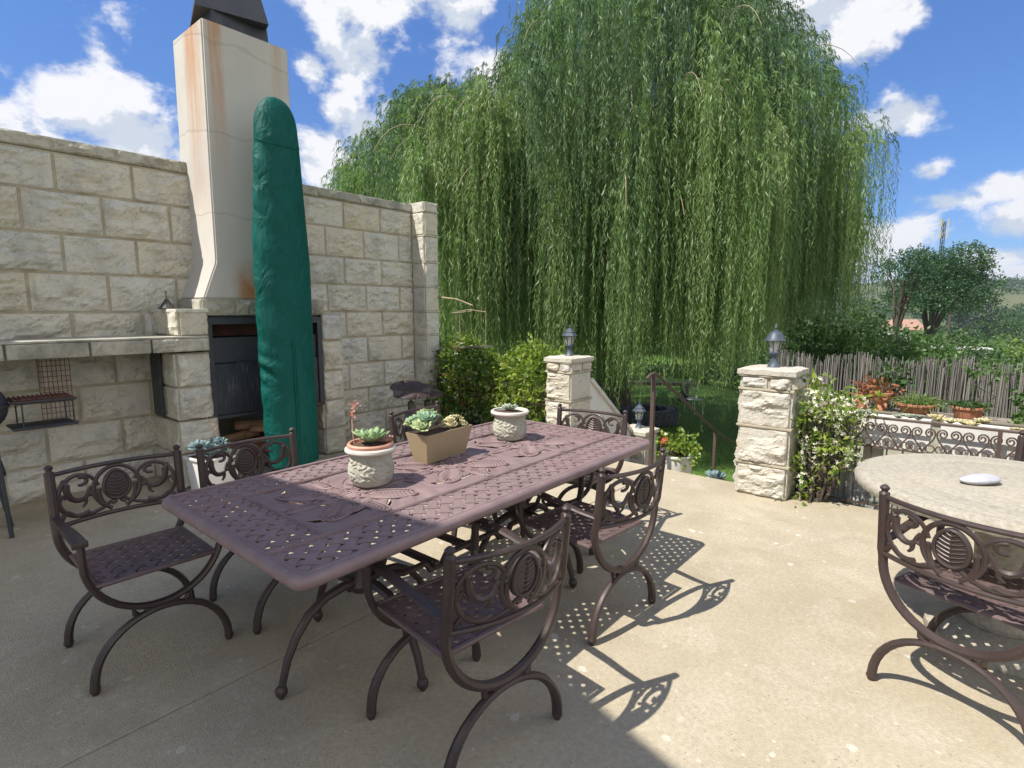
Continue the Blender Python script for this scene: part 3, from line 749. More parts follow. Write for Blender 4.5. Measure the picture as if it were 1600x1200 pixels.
# ------------------------------------------------------------------ basket weave
def weave(x0, x1, y0, y1, z, p, w, h, holes=()):
    """45-degree basket weave of flat strips clipped to a rectangle; returns a bmesh"""
    bm = bmesh.new(); s2 = math.sqrt(.5); cx, cy = (x0+x1)/2, (y0+y1)/2; R = math.hypot(x1-x0, y1-y0)/2+p
    K = int(R/p)+1
    for fam in (0, 1):
        d = Vector((s2, s2 if fam == 0 else -s2, 0)); e = Vector((-s2 if fam == 0 else s2, s2, 0))
        for k in range(-K, K+1):
            prev = None
            for j in range(-K, K+1):
                sgn = h if ((k+j) % 2 == 0) == (fam == 0) else -h
                for q in (-w*.5, w*.5):
                    c = d*(j*p+q)+e*(k*p)
                    a = bm.verts.new((cx+c.x-e.x*w/2, cy+c.y-e.y*w/2, z+sgn)); b = bm.verts.new((cx+c.x+e.x*w/2, cy+c.y+e.y*w/2, z+sgn))
                    if prev: bm.faces.new((prev[0], a, b, prev[1]) if fam == 0 else (prev[0], prev[1], b, a))
                    prev = (a, b)
    for co, no in (((x0, 0, 0), (-1, 0, 0)), ((x1, 0, 0), (1, 0, 0)), ((0, y0, 0), (0, -1, 0)), ((0, y1, 0), (0, 1, 0))):
        g = list(bm.verts)+list(bm.edges)+list(bm.faces)
        bmesh.ops.bisect_plane(bm, geom=g, dist=1e-6, plane_co=co, plane_no=no, clear_outer=True)
    bmesh.ops.recalc_face_normals(bm, faces=bm.faces)
    for f in bm.faces:
        if f.normal.z < 0: f.normal_flip()
    return bm

def leaf_relief(m, c, L, W, ang, T, z, hgt=.006, ribs=9, ring=True, rr=.0042):
    """an embossed oval leaf with a mid rib and side veins; T maps (x,y,z) local to the place"""
    ca, sa = math.cos(ang), math.sin(ang)
    def P(u, v, zz): return T(c[0]+u*ca-v*sa, c[1]+u*sa+v*ca, zz)
    nr, na = 5, 28; vs = []; fs = []
    for i in range(nr+1):
        r = i/nr
        for k in range(na):
            a = 2*PI*k/na; vs.append(P(math.cos(a)*r*L/2, math.sin(a)*r*W/2*(1-.12*math.cos(a)), z+hgt*(1-r**3)))
    for i in range(nr):
        for k in range(na): fs.append((i*na+k, (i+1)*na+k, (i+1)*na+(k+1) % na, i*na+(k+1) % na))
    m.add(vs, fs)
    up = Vector(T(c[0], c[1], 1))-Vector(T(c[0], c[1], 0))
    if ring: m.tube([P(math.cos(a)*L/2, math.sin(a)*W/2*(1-.12*math.cos(a)), z+.002) for a in [2*PI*k/28 for k in range(28)]], min(rr, W*.07), 6, closed=True, up=up)
    m.tube([P(-L*.47+L*.94*k/8, 0, z+hgt*(1-abs(-.94+1.88*k/8)**3)+.001) for k in range(9)], W*.034, 5, up=up)
    for k in range(ribs):
        u0 = -L*.36+L*.70*k/(ribs-1)
        for s in (1, -1):
            u1 = u0+L*.10; vm = W/2*math.sqrt(max(.02, 1-(min(.93, abs(u1/(L/2))))**2))*.86
            m.tube([P(u0+(u1-u0)*q**1.4, s*vm*q, z+hgt*(1-(q*.95)**3)+.0008) for q in (0, .35, .7, 1)], [W*.030, W*.030, W*.025, W*.016], 5, up=up)

# ------------------------------------------------------------------ dining table
def dining_table():
    x0, x1, y0, y1 = .733, 2.972, 1.402, 2.508; cx, cy = (x0+x1)/2, (y0+y1)/2; Z = .74
    t = thing('dining_table', 'long faded bronze cast metal dining table with basket-weave top and leaf medallions', 'table', (cx, cy, 0))
    L, W = x1-x0, y1-y0; hx, hy = L/2, W/2
    # rim: a rounded moulding all the way round
    def rr(ox, oy, rad, n=7):
        out = []
        for (sx, sy, a0) in ((1, 1, 0), (-1, 1, PI/2), (-1, -1, PI), (1, -1, 3*PI/2)):
            for k in range(n+1):
                a = a0+PI/2*k/n; out.append((sx*(ox-rad)+rad*math.cos(a), sy*(oy-rad)+rad*math.sin(a)))
        return out
    prof = [(-.034, -.012), (-.034, .004), (-.030, .0055), (-.026, .002), (-.020, .0045), (-.010, .003), (-.002, -.006), (.002, -.018), (0, -.030), (-.008, -.040), (-.018, -.042), (-.026, -.034)]
    b = MB(); vs = []; path = [(rr(hx+o, hy+o, .055+o)) for o, z in prof]; n = len(path[0]); m = len(prof)
    for q, (o, z) in enumerate(prof):
        for (x, y) in path[q]: vs.append((x, y, Z+z))
    fs = [((q*n+k), (q*n+(k+1) % n), (((q+1) % m)*n+(k+1) % n), (((q+1) % m)*n+k)) for q in range(m) for k in range(n)]
    b.add(vs, fs); b.build('rim', TABLEM, t, angle=60)
    # weave field with the leaf band cut out of the middle
    ix, iy = hx-.033, hy-.033; bx, by = .97-cx, .305
    w = MB()
    for (a, b_, c, d) in ((-ix, ix, by, iy), (-ix, ix, -iy, -by), (-ix, bx, -by, by), (-bx, ix, -by, by)):
        w.bm(weave(a, b_, c, d, Z-.0045, .0500, .0335, .0015))
    w.build('woven_panel', TABLEM, t, smooth=False, solid=.0035)
    # dividing strips
    s = MB()
    for y in (by, -by): s.box((0, y, Z-.003), (2*ix, .016, .010), bev=.002); s.tube([(-ix, y, Z+.0025), (ix, y, Z+.0025)], .0035, 6)
    for x in (bx, -bx): s.box((x, 0, Z-.0035), (.016, 2*by, .009), bev=.002); s.tube([(x, -by, Z+.002), (x, by, Z+.002)], .0035, 6)
    for x in (-.36, .36):
        for sg in (1, -1): s.box((x, sg*(by+iy)/2, Z-.0035), (.012, iy-by, .008), bev=.002)
    s.build('strip', TABLEM, t)
    # leaf band: a pierced plate with embossed leaves
    nxc, nyc = 330, 122; xs = np.linspace(bx, -bx, nxc+1); ys = np.linspace(-by, by, nyc+1)
    XX, YY = np.meshgrid(xs, ys, indexing='ij'); xc = (XX[:-1, :-1]+XX[1:, 1:])/2; yc = (YY[:-1, :-1]+YY[1:, 1:])/2
    mods = [-.59, 0, .59]; keep = np.ones_like(xc, bool)
    for mx in mods:
        dx, dy = xc-mx, yc; r = np.hypot(dx, dy); th = np.arctan2(dy, dx)
        inm = np.abs(dx) < .29
        sl = (np.sin(8*th+15*np.log(r+.05)+.6) > .80) & (r > .10) & (r < .30) & (np.sin(31*r+3*th) > .1)
        keep &= ~(sl & inm)
    RELIEF = np.zeros_like(XX)
    for mx in mods:
        dx, dy = XX-mx, YY; r = np.hypot(dx, dy)+1e-6; th = np.arctan2(dy, dx); wgt = (np.abs(dx) < .295)
        RELIEF += wgt*(.0022*np.clip(np.sin(8*th+15*np.log(r+.05)+2.2)*2.2, -1, 1)+.0012*np.sin(70*r+5*th))
    ii, jj = np.nonzero(keep); idx = lambda a, b_: a*(nyc+1)+b_
    F = np.stack([idx(ii, jj), idx(ii+1, jj), idx(ii+1, jj+1), idx(ii, jj+1)], -1)
    V = np.stack([XX, YY, np.full_like(XX, Z-.0065)+RELIEF], -1).reshape(-1, 3)
    pl = np_mesh('leaf_band', V, F, TABLEM, t); md = pl.modifiers.new('Solidify', 'SOLIDIFY'); md.thickness = .005
    e = MB(); T = lambda x, y, z: (x, y, z)
    for mx in mods:
        for k in range(4):
            a = PI/4+PI/2*k; leaf_relief(e, (mx+.185*math.cos(a), .185*math.sin(a)), .205, .115, a, T, Z-.006, .011, 10)
        for k in range(4):
            a = PI/2*k; leaf_relief(e, (mx+.205*math.cos(a), .205*math.sin(a)*.98), .15, .062, a, T, Z-.007, .009, 7)
        for k in range(8):
            a = 2*PI*k/8+.2
            P = [(mx+r*math.cos(a+s*1.6), r*math.sin(a+s*1.6), Z-.004) for r, s in ((.04, 0), (.08, .12), (.13, .24), (.19, .30), (.26, .22))]
            e.tube(P, [.008, .007, .006, .005, .003], 6, flat=(.45, 1))
        leaf_relief(e, (mx, 0), .10, .10, 0, T, Z-.007, .008, 6)
    em = e.build('leaf_relief', TABLEM, t)
    # two pedestals of four sweeping legs and the stretcher between them
    for sx in (-1, 1):
        px = sx*.535
        for k in range(4):
            a = PI/2*k; ca, sa = math.cos(a), math.sin(a); g = MB()
            pr = [(.385, .012), (.378, .06), (.355, .14), (.315, .22), (.255, .29), (.18, .332), (.10, .345), (.035, .345)]
            g.tube([(px+r*ca, r*sa, z) for r, z in pr], [.017, .016, .0175, .019, .020, .021, .022, .022], 8, flat=(1, .85), up=(-sa, ca, 0))
            g.ball((px+.385*ca, .385*sa, .03), .024, 10, 8, (1, 1, 1.15)); g.lathe([(.011, 0), (.012, .012)], 10, (px+.385*ca, .385*sa, 0), capt=True)
            # scroll bracket up to the top
            g.tube([(px+r*ca, r*sa, z) for r, z in ((.06, .36), (.13, .41), (.16, .48), (.14, .55), (.15, .62), (.22, .68), (.30, .705))], .013, 7, up=(-sa, ca, 0))
            g.build('leg', IRON, t)
        c = MB(); c.lathe([(.05, .30), (.062, .33), (.045, .37), (.034, .45), (.05, .55), (.036, .62), (.07, .68), (.08, .70)], 16, (px, 0, 0), capt=True)
        for k in range(2):
            a = PI/2*k; c.box((px, 0, .702), (.62, .05, .018) if k == 0 else (.05, .80, .018), bev=.003)
        c.build('pedestal', IRON, t)
    g = MB(); y = 0
    for sy in (-.14, .14):
        g.tube([(-.50, sy*.3, .37), (-.42, sy, .37), (-.30, sy, .37), (-.27, sy, .33), (-.20, sy, .33), (-.17, sy, .37), (.17, sy, .37), (.20, sy, .33), (.27, sy, .33), (.30, sy, .37), (.42, sy, .37), (.50, sy*.3, .37)], .016, 6)
    for x in (-.235, .235, 0): g.box((x, 0, .345), (.03, .30, .03), bev=.004)
    g.build('stretcher', IRON, t)
dining_table()

# ------------------------------------------------------------------ the chairs (front is +y)
PW = .250
def back_pt(u, z):
    k = max(0, min(1, (z-.45)/.37)); return Vector((u, -.235-.035*k-.062*(1-(u/PW)**2)*min(1, max(0, (z-.46)/.08)), z))
def make_chair(label):
    t = thing('patio_chair', label, 'chair', group='cast metal armchairs')
    # seat
    m = MB(); m.bm(weave(-.205, .205, -.165, .225, .438, .0500, .0325, .0016)); s = m.build('seat', SEATM, t, smooth=False, solid=.004)
    r = MB(); q = [(-.215, -.178), (.215, -.178), (.215, .235), (-.215, .235)]
    r.tube([(x, y, .434) for x, y in q], .013, 8, closed=True, flat=(.8, 1.1)); r.build('seat_rim', SEATM, s)
    # U frames
    def upath(y, ztop, lean):
        P = []
        for k in range(25):
            a = PI+PI*k/24; P.append((.25*math.cos(a), y, .535+.25*math.sin(a)))
        return [(-.25, y, ztop)]+P+[(.25, y, ztop)]
    f = MB(); f.tube(upath(.235, .628, 0), .0155, 8, flat=(1.25, .9), up=(0, 1, 0)); f.build('front_frame', IRON, t)
    f = MB(); P = [Vector(p) for p in upath(-.235, .545, 0)[1:-1]]
    L = [back_pt(-PW, z) for z in (.80, .70, .62, .57)]; Rr = [back_pt(PW, z) for z in (.57, .62, .70, .80)]
    f.tube(L+P+Rr, [.0165]*4+[.0155]*len(P)+[.0165]*4, 8, flat=(1.1, 1.15), up=(0, 1, 0))
    for sx in (-1, 1):
        c = back_pt(sx*PW, .80); f.lathe([(.017, -.012), (.019, -.004), (.012, .004), (.010, .009), (.016, .015), (.017, .022), (.008, .031), (.0005, .034)], 12, tuple(c))
    f.build('rear_frame', IRON, t)
    # legs: an arch in front, an arch behind, with the knuckle blocks where they touch the U
    for y in (.235, -.235):
        g = MB(); P = []
        for k in range(21):
            a = PI-PI*k/20; P.append((.252*math.cos(a), y, .020+.246*math.sin(a)**.94))
        rad = [.0145+.004*abs(math.cos(PI*k/20))**3 for k in range(21)]
        g.tube(P, rad, 8, flat=(1.15, .95), up=(0, 1, 0))
        for sx in (-1, 1): g.ball((sx*.252, y, .021), .021, 10, 8, (.95, .95, 1.0)); g.lathe([(.013, 0), (.0145, .012)], 10, (sx*.252, y, 0), capt=True)
        for sx in (-1, 1):
            g.tube([(sx*.072, y, .290), (sx*.104, y, .300), (sx*.098, y, .272), (sx*.084, y, .262)], [.007, .011, .012, .007], 7)
        g.box((0, y, .275), (.13, .02, .016), bev=.004)
        g.build('leg', IRON, t)
    # arms
    for sx in (-1, 1):
        a = MB(); b0 = back_pt(sx*PW, .60)
        P = [(b0.x, b0.y, .598), (sx*.252, -.16, .603), (sx*.258, -.05, .618), (sx*.260, .08, .632), (sx*.258, .20, .634), (sx*.256, .262, .628)]
        a.tube(P, [.016, .017, .019, .021, .023, .022], 8, flat=(.55, 1.15), up=(0, 0, 1))
        a.box((sx*.256, .262, .627), (.052, .022, .026), bev=.006); a.build('armrest', IRON, t)
    # backrest: bowed rails and the scrollwork between them
    bk = MB()
    for z, r in ((.785, .0105), (.553, .0105)):
        bk.tube([back_pt(-PW+2*PW*k/20, z) for k in range(21)], r, 8, flat=(1, .9))
    def S(pts, r, closed=False):
        P = []; n = len(pts)
        for i in range(n-1):
            p0 = pts[max(0, i-1)]; p1 = pts[i]; p2 = pts[i+1]; p3 = pts[min(n-1, i+2)]
            for k in range(3):
                s = k/3; h = lambda a, b, c, d: .5*(2*b+(c-a)*s+(2*a-5*b+4*c-d)*s*s+(3*b-a-3*c+d)*s**3)
                P.append((h(p0[0], p1[0], p2[0], p3[0]), h(p0[1], p1[1], p2[1], p3[1])))
        P.append(pts[-1]); m_ = len(P)
        if isinstance(r, tuple): rad = [r[0]+(r[1]-r[0])*k/(m_-1) for k in range(m_)]
        else: rad = r
        Q = [back_pt(x/1000, .563+z/1000) for x, z in P]
        rad = [q*1.15 for q in rad] if isinstance(rad, list) else rad*1.15
        bk.tube(Q, rad, 6, flat=(.75, 1.1), up=(0, 1, 0))
    for sg in (1, -1):
        X = lambda pts: [(x*sg, z) for x, z in pts]
        c, rx, rz = (-150, 104), 80, 92
        ring = [(c[0]+rx*math.cos(math.radians(a)), c[1]+rz*math.sin(math.radians(a))) for a in range(295, 5, -20)]
        S(X(ring), (.009, .007))
        S(X([(-71, 112), (-72, 85), (-66, 55), (-52, 30), (-28, 8)]), .0085)
        curl = [(c[0]+8+(34-k*2.6)*math.cos(math.radians(95-k*34)), c[1]+58+(24-k*1.7)*math.sin(math.radians(95-k*34))) for k in range(7)]
        S(X(curl), (.0085, .006))
        S(X([(-196, 162), (-194, 128), (-180, 96), (-152, 80), (-124, 88), (-112, 112), (-100, 132)]), (.013, .006))
        S(X([(-196, 162), (-206, 176), (-200, 186)]), (.012, .005))
        S(X([(-128, 86), (-128, 62), (-142, 46)]), (.009, .004)); S(X([(-116, 100), (-98, 92), (-84, 98)]), (.008, .004))
        S(X([(-230, 8), (-206, 40), (-172, 16), (-120, 6), (-60, 22), (-28, 44)]), (.009, .007))
        S(X([(-228, 96), (-214, 116), (-200, 100)]), (.009, .005))
        S(X([(-28, 30), (-14, 34), (-10, 46), (-20, 50), (-24, 42)]), .006)
    S([(92*math.cos(math.radians(a)), 108+98*math.sin(math.radians(a))) for a in list(range(-60, 241, 15))], .0085)
    b = bk.build('backrest', IRON, t)
    md = MB(); T = lambda x, y, z: tuple(back_pt(x, .563+y)+Vector((0, z, 0)))
    leaf_relief(md, (0, .118), .135, .104, PI/2, T, .004, .0025, 7, rr=.0068); leaf_relief(md, (0, .118), .135, .104, PI/2, lambda x, y, z: tuple(back_pt(x, .563+y)-Vector((0, z, 0))), .004, .0025, 7, rr=.0068)
    md.build('leaf_medallion', IRON, b)
    return t
def place(o, x, y, rz, label):
    o.location = (x, y, 0); o.rotation_euler = (0, 0, math.radians(rz)); o['label'] = label; return o
ch0 = make_chair('x')
place(ch0, .730, 2.765, 178.5, 'shaded bronze armchair at the near left corner of the dining table, seat fully in view')
for (x, y, rz, lb) in ((1.325, 2.70, 181, 'bronze armchair right in front of the green parasol cover, behind the dining table'),
                       (2.56, 2.74, 190, 'bronze armchair behind the taupe planter, backed by the tractor seat stools'),
                       (3.01, 1.99, 97, 'bronze armchair at the far end of the dining table facing the viewer'),
                       (2.285, 1.425, -5.5, 'half sunlit bronze armchair on the near side of the dining table toward the steps'),
                       (1.315, 1.335, -7, 'large foreground bronze armchair at the dining table, its back to the viewer'),
                       (2.677, -.106, -110, 'bronze armchair at the round stone table, cut off at the right edge'),
                       (3.83, -.40, 72, 'bronze armchair on the far side of the round stone table, mostly hidden by it')):
    place(copy_tree(ch0), x, y, rz, lb)

# ------------------------------------------------------------------ round stone table
def round_table():
    t = thing('round_table', 'round cast stone table with carved edge on a pedestal', 'table', (3.20, -.19, 0))
    b = MB(); n = 160
    def dsp(a, f, r, z):
        return .0035*max(0, math.sin(a*46+math.sin(z*160)*1.5))+.002*math.sin(a*92+1) if .665 < z < .728 and r > .5 else 0
    b.lathe([(.02, .665), (.50, .665), (.565, .672), (.592, .682), (.598, .694), (.600, .706), (.597, .718), (.588, .730), (.565, .737), (.535, .739), (.531, .7375), (.527, .739), (.40, .742), (.395, .7405), (.39, .742), (.01, .743)], n, disp=dsp, capt=True)
    b.build('tabletop', ROUNDT, t)
    p = MB(); p.lathe([(.135, .10), (.150, .13), (.130, .18), (.118, .25), (.115, .40), (.122, .52), (.150, .60), (.200, .645), (.22, .664)], 40); p.build('pedestal', ROUNDT, t)
    p = MB(); p.lathe([(.262, 0), (.272, .02), (.268, .055), (.245, .075), (.20, .09), (.15, .105)], 48, capt=True); p.build('base', ROUNDT, t)
round_table()
def pebble():
    m = MB(); m.ball((0, 0, 0), 1, 32, 16, (.088, .048, .021))
    m.v = [(x+.008*math.sin(y*40), y*(1+.25*x/.088*.5), z+.003*math.sin(x*30)) for x, y, z in m.v]
    o = m.build('pebble', PEBBLE); o.location = (3.13, -.065, .762); o.rotation_euler = (0, 0, math.radians(-52))
    tag(o, 'smooth pale grey oval pebble lying on the round stone table', 'stone')
pebble()
def slabtile():
    m = MB(); m.box((0, 0, .008), (.36, .36, .016), bev=.003); o = m.build('paving_tile', TERRA_P, smooth=False); o.location = (4.20, -.42, 0); o.rotation_euler = (0, 0, .2)
    tag(o, 'orange terracotta tile on the concrete, seen through the chair back at the round table', 'tile')
slabtile()
# ------------------------------------------------------------------ succulents
def rosette(C, R, n, var, rng, tilt=(0, 0), open_=.55, fat=.30, layers=4, thick=.16):
    """returns verts, quads, var of a rosette of plump pointed leaves"""
    V = []; F = []; A = []
    for l in range(layers):
        f = l/max(1, layers-1); k = max(3, int(n*(1-.45*f)/layers*1.6)); Lr = R*(1-.58*f); el = .12+open_*.6+f*.95
        for i in range(k):
            a = 2*PI*(i+.5*(l % 2))/k+rng.normal()*.09; e = el+rng.normal()*.07
            d = np.array([math.cos(a)*math.cos(e), math.sin(a)*math.cos(e), math.sin(e)]); s = np.array([-math.sin(a), math.cos(a), 0]); u = np.cross(d, s)*-1
            if u[2] < 0: u = -u
            prof = [(0, .35), (.3, .75), (.6, 1.), (.84, .72), (1., .06)]; b = len(V); L = Lr*(1+rng.normal()*.06); Wd = Lr*fat*(1+.25*f)
            for (q, w) in prof:
                p = d*L*q+u*(L*.16*q*q); vv = var*(.75)+.25*(q**3)+rng.normal()*.04
                for (sx, uz) in ((-1, .25), (0, -.35 if q < .95 else 0), (1, .25), (0, .55 if q < .95 else 0)):
                    V.append(p+s*sx*Wd*w+u*uz*thick*L*w); A.append(vv+(.12 if abs(sx) else 0))
            for r in range(4):
                for c in range(4): F.append((b+r*4+c, b+r*4+(c+1) % 4, b+(r+1)*4+(c+1) % 4, b+(r+1)*4+c))
    V = np.array(V); tx, ty = tilt
    Rm = np.array(Euler((tx, ty, 0)).to_matrix()); return V@Rm.T+np.array(C), np.array(F), np.clip(np.array(A), 0, 1)
def rosettes(name, specs, mat, parent=None, smooth=True):
    Vs, Fs, As = [], [], []; o = 0
    for kw in specs:
        V, F, A = rosette(**kw); Vs.append(V); Fs.append(F+o); As.append(A); o += len(V)
    return np_mesh(name, np.vstack(Vs), np.vstack(Fs), mat, parent, np.concatenate(As), smooth)

RNG = np.random.default_rng(21)
def carved_pot(label, x, y, sc, inner):
    t = thing('stone_pot', label, 'pot', (x, y, .742), 0, 'carved stone pots on the dining table')
    b = MB(); R = np.array([])
    prof = [(.074, 0), (.084, .008), (.094, .030), (.099, .055), (.098, .080), (.092, .105), (.088, .122), (.090, .136), (.098, .146)]
    # denser profile
    pr = []
    for (r0, z0), (r1, z1) in zip(prof, prof[1:]):
        for k in range(9): pr.append((r0+(r1-r0)*k/9, z0+(z1-z0)*k/9))
    pr.append(prof[-1]); pr = [(r*sc, z*sc) for r, z in pr]
    def dsp(a, f, r, z):
        zz = z/sc
        if zz < .02 or zz > .132: return 0
        q = math.sin(a*12+2.6*math.sin(zz*95+a*2))*math.sin(zz*115+1.8*math.sin(a*9)); w = min(1, (zz-.02)*60, (.132-zz)*60)
        return .0030*sc*w*(1 if q > .15 else (-.6 if q < -.2 else q*3))
    b.lathe(pr, 220, disp=dsp); b.build('pot_body', CAST, t, angle=60)
    r = MB(); r.lathe([(.094*sc, .143*sc), (.106*sc, .147*sc), (.112*sc, .155*sc), (.111*sc, .164*sc), (.103*sc, .170*sc), (.096*sc, .168*sc), (.093*sc, .15*sc), (.02, .146*sc)], 64, capb=False, capt=True); r.build('pot_rim', CASTRIM, t)
    if inner:
        q = MB(); q.lathe([(.088*sc, .15*sc), (.098*sc, .166*sc), (.101*sc, .181*sc), (.096*sc, .188*sc), (.088*sc, .186*sc), (.083*sc, .172*sc), (.02, .17*sc)], 56, capb=False, capt=True); q.build('inner_pot', TERRA_P, t)
    s = MB(); z = (.176 if inner else .160)*sc; s.lathe([(.086*sc, z-.006), (.06*sc, z+.002), (.001, z+.006)], 32, capb=False); s.build('soil', SOIL, t)
    return z
ZP = .742
z1 = carved_pot('carved stone pot with terracotta liner holding the large green succulent, nearest on the dining table', 1.415, 2.00, .99, True)
z2 = carved_pot('carved stone pot with white rim on the far part of the dining table', 2.465, 2.085, 1.02, False)
def plant(name, label, cat, loc): return thing(name, label, cat, loc)
p = plant('succulent', 'open green rosette succulent with a tall pink flower stalk in the terracotta lined pot', 'plant', (1.415, 2.00, ZP+z1))
rosettes('rosette', [dict(C=(.004, .0, .006), R=.098, n=26, var=.5, rng=RNG, open_=.42, fat=.28, layers=4), ], SUCC, p)
rosettes('offset', [dict(C=(.045+.02*k, -.055+.015*k, .012), R=.024, n=14, var=.3+.2*k, rng=RNG, layers=3) for k in range(3)], PINK, p)
m = MB(); m.tube([(-.045, .055, 0), (-.047, .062, .06), (-.043, .070, .13), (-.028, .07, .165)], [.0035, .003, .0028, .002], 6); m.build('flower_stalk', PINK, p)
cl = RNG.normal(size=(60, 3))*np.array([.010, .010, .014])+np.array([-.026, .07, .168]); cl[40:] = RNG.normal(size=(20, 3))*.006+np.array([-.044, .069, .125])
leaf_mesh('flower', cl, RNG.normal(size=(60, 3))+[0, 0, .6], .014, .009, RNG.random(60), PINK, p)
p = plant('succulent', 'small pale grey rosette succulent in the white rimmed stone pot', 'plant', (2.465, 2.085, ZP+z2))
rosettes('rosette', [dict(C=(0, 0, .004), R=.062, n=34, var=.5, rng=RNG, open_=.5, fat=.22, layers=5)], SUCCP, p)

def table_planter():
    t = thing('table_planter', 'taupe tapered rectangular planter box on the middle of the dining table', 'planter', (1.905, 2.085, ZP), 0)
    rz = math.radians(4); b = MB(); bm = bmesh.new()
    l0, w0, l1, w1, h = .288, .088, .345, .148, .152
    ring = []
    for (l, w, z) in ((l0, w0, 0), (l1, w1, h), (l1-.014, w1-.014, h), (l1-.022, w1-.022, h-.02)):
        ring.append([bm.verts.new((sx*l/2, sy*w/2, z)) for sx, sy in ((-1, -1), (1, -1), (1, 1), (-1, 1))])
    for A, B in zip(ring, ring[1:]):
        for k in range(4): bm.faces.new((A[k], A[(k+1) % 4], B[(k+1) % 4], B[k]))
    bm.faces.new(ring[0][::-1]); b.bm(bm, Matrix.Rotation(rz, 4, 'Z')); b.build('planter_box', TAUPE, t, smooth=False)
    s = MB(); s.box((0, 0, h-.018), (l1-.024, w1-.024, .012), rz=rz); o = s.build('soil', SOIL, t, smooth=False)
table_planter()
p = plant('succulent', 'clump of teal green rosettes with yellow edges in the left half of the taupe planter', 'plant', (1.905, 2.085, ZP+.14))
sp = []
for k in range(17):
    x = RNG.uniform(-.165, .0); y = RNG.uniform(-.066, .07); sp.append(dict(C=(x, y, .022+.055*RNG.random()*(1-abs(x+.085)/.1)+.018), R=RNG.uniform(.046, .062), n=26, var=RNG.uniform(.25, .8), rng=RNG, tilt=(-y*7, (x+.085)*6), open_=.62, fat=.34, layers=4))
rosettes('rosettes', sp, SUCCT, p)
p = plant('succulent', 'low cream coloured cushion succulent in the right half of the taupe planter', 'plant', (1.905, 2.085, ZP+.14))
sp = []
for k in range(26):
    a = RNG.uniform(0, 2*PI); r = .048*math.sqrt(RNG.random()); sp.append(dict(C=(.098+r*math.cos(a)*1.35, r*math.sin(a), .008+.044*(1-(r/.05)**2)), R=.025, n=16, var=RNG.uniform(.2, .9), rng=RNG, tilt=(-r*math.sin(a)*12, r*math.cos(a)*12), open_=.8, fat=.42, layers=3))
rosettes('rosettes', sp, SUCCC, p)

# ------------------------------------------------------------------ green parasol cover
def parasol():
    X, Y = 2.515, 4.75
    t = thing('parasol', 'closed parasol in a tall dark green zipped cover standing before the fireplace', 'parasol', (X, Y, 0))
    b = MB(); nz, na = 190, 88; vs = []; fs = []
    for i in range(nz+1):
        f = i/nz; z = .10+f*3.20
        w = .252 if z < 1.95 else .252-(z-1.95)*.058
        w *= .95+.05*min(1, z)
        if z > 2.98: q = (z-2.98)/.32; w *= math.sqrt(max(.0, 1-q**3))*.98+.02
        lean = -.012*math.sin(f*PI)+.0*f
        for k in range(na):
            a = 2*PI*k/na
            p = np.array([math.cos(a)*1.7+3, math.sin(a)*1.7+7, z*2.4+a*.0])
            wr = (fbm(np.array([p[0], p[1], z*3.1+1.2*math.sin(a)]), 3)-.5)*.012
            # sagging folds on the shaded left part
            fold = .0065*math.sin(z*19+2.6*math.cos(a+.6)+3*fbm(p, 2))*max(0, math.cos(a-3.75))**1.1*(1 if z < 2.9 else .5)
            pinch = .024*math.exp(-((z-1.02)/.16)**2)*max(0, math.cos(a-3.55))**4*math.sin(z*46+a*3)
            hang = .008*math.exp(-((z-2.93)/.05)**2)*max(0, -math.sin(a))
            r = w+wr*.8+fold+pinch*.6+hang
            ex = .86 if math.sin(a) < 0 else 1
            vs.append((r*math.cos(a)+lean, r*math.sin(a)*.62*ex, z))
    for i in range(nz):
        for k in range(na): fs.append((i*na+k, i*na+(k+1) % na, (i+1)*na+(k+1) % na, (i+1)*na+k))
    fs.append(tuple(nz*na+k for k in range(na))); b.add(vs, fs); c = b.build('cover', CANVAS, t, angle=180)
    zp = MB(); P = []
    for k in range(24):
        z = .12+1.14*k/23; i = int((z-.10)/3.2*nz); v = vs[i*na+int(na*.742)]; P.append((v[0]+.003*math.sin(k*.7), v[1]-.003, v[2]))
    zp.tube(P, .006, 6, flat=(1, 1.6)); P2 = [(x+.022, y+.001, z) for x, y, z in P[:-1]]; zp.tube(P2, .0025, 5); zp.build('zip', CANVAS, c)
    q = MB(); P = []
    for k in range(20):
        a = PI+PI*k/19; i = int((2.93-.10)/3.2*nz); v = vs[i*na+int(na*a/(2*PI)) % na]; P.append((v[0]*1.01, v[1]*1.02, v[2]-.05*math.sin(PI*k/19)))
    q.tube(P, .0035, 6); q.build('top_seam', CANVAS, c)
    o = MB(); o.lathe([(.022, .05), (.022, .2)], 12, capt=True); o.build('pole', STEELM, t)
    o = MB(); o.lathe([(.27, 0), (.275, .03), (.24, .05), (.05, .062), (.045, .12)], 32, capt=True); o.build('base', CAST, t)
parasol()

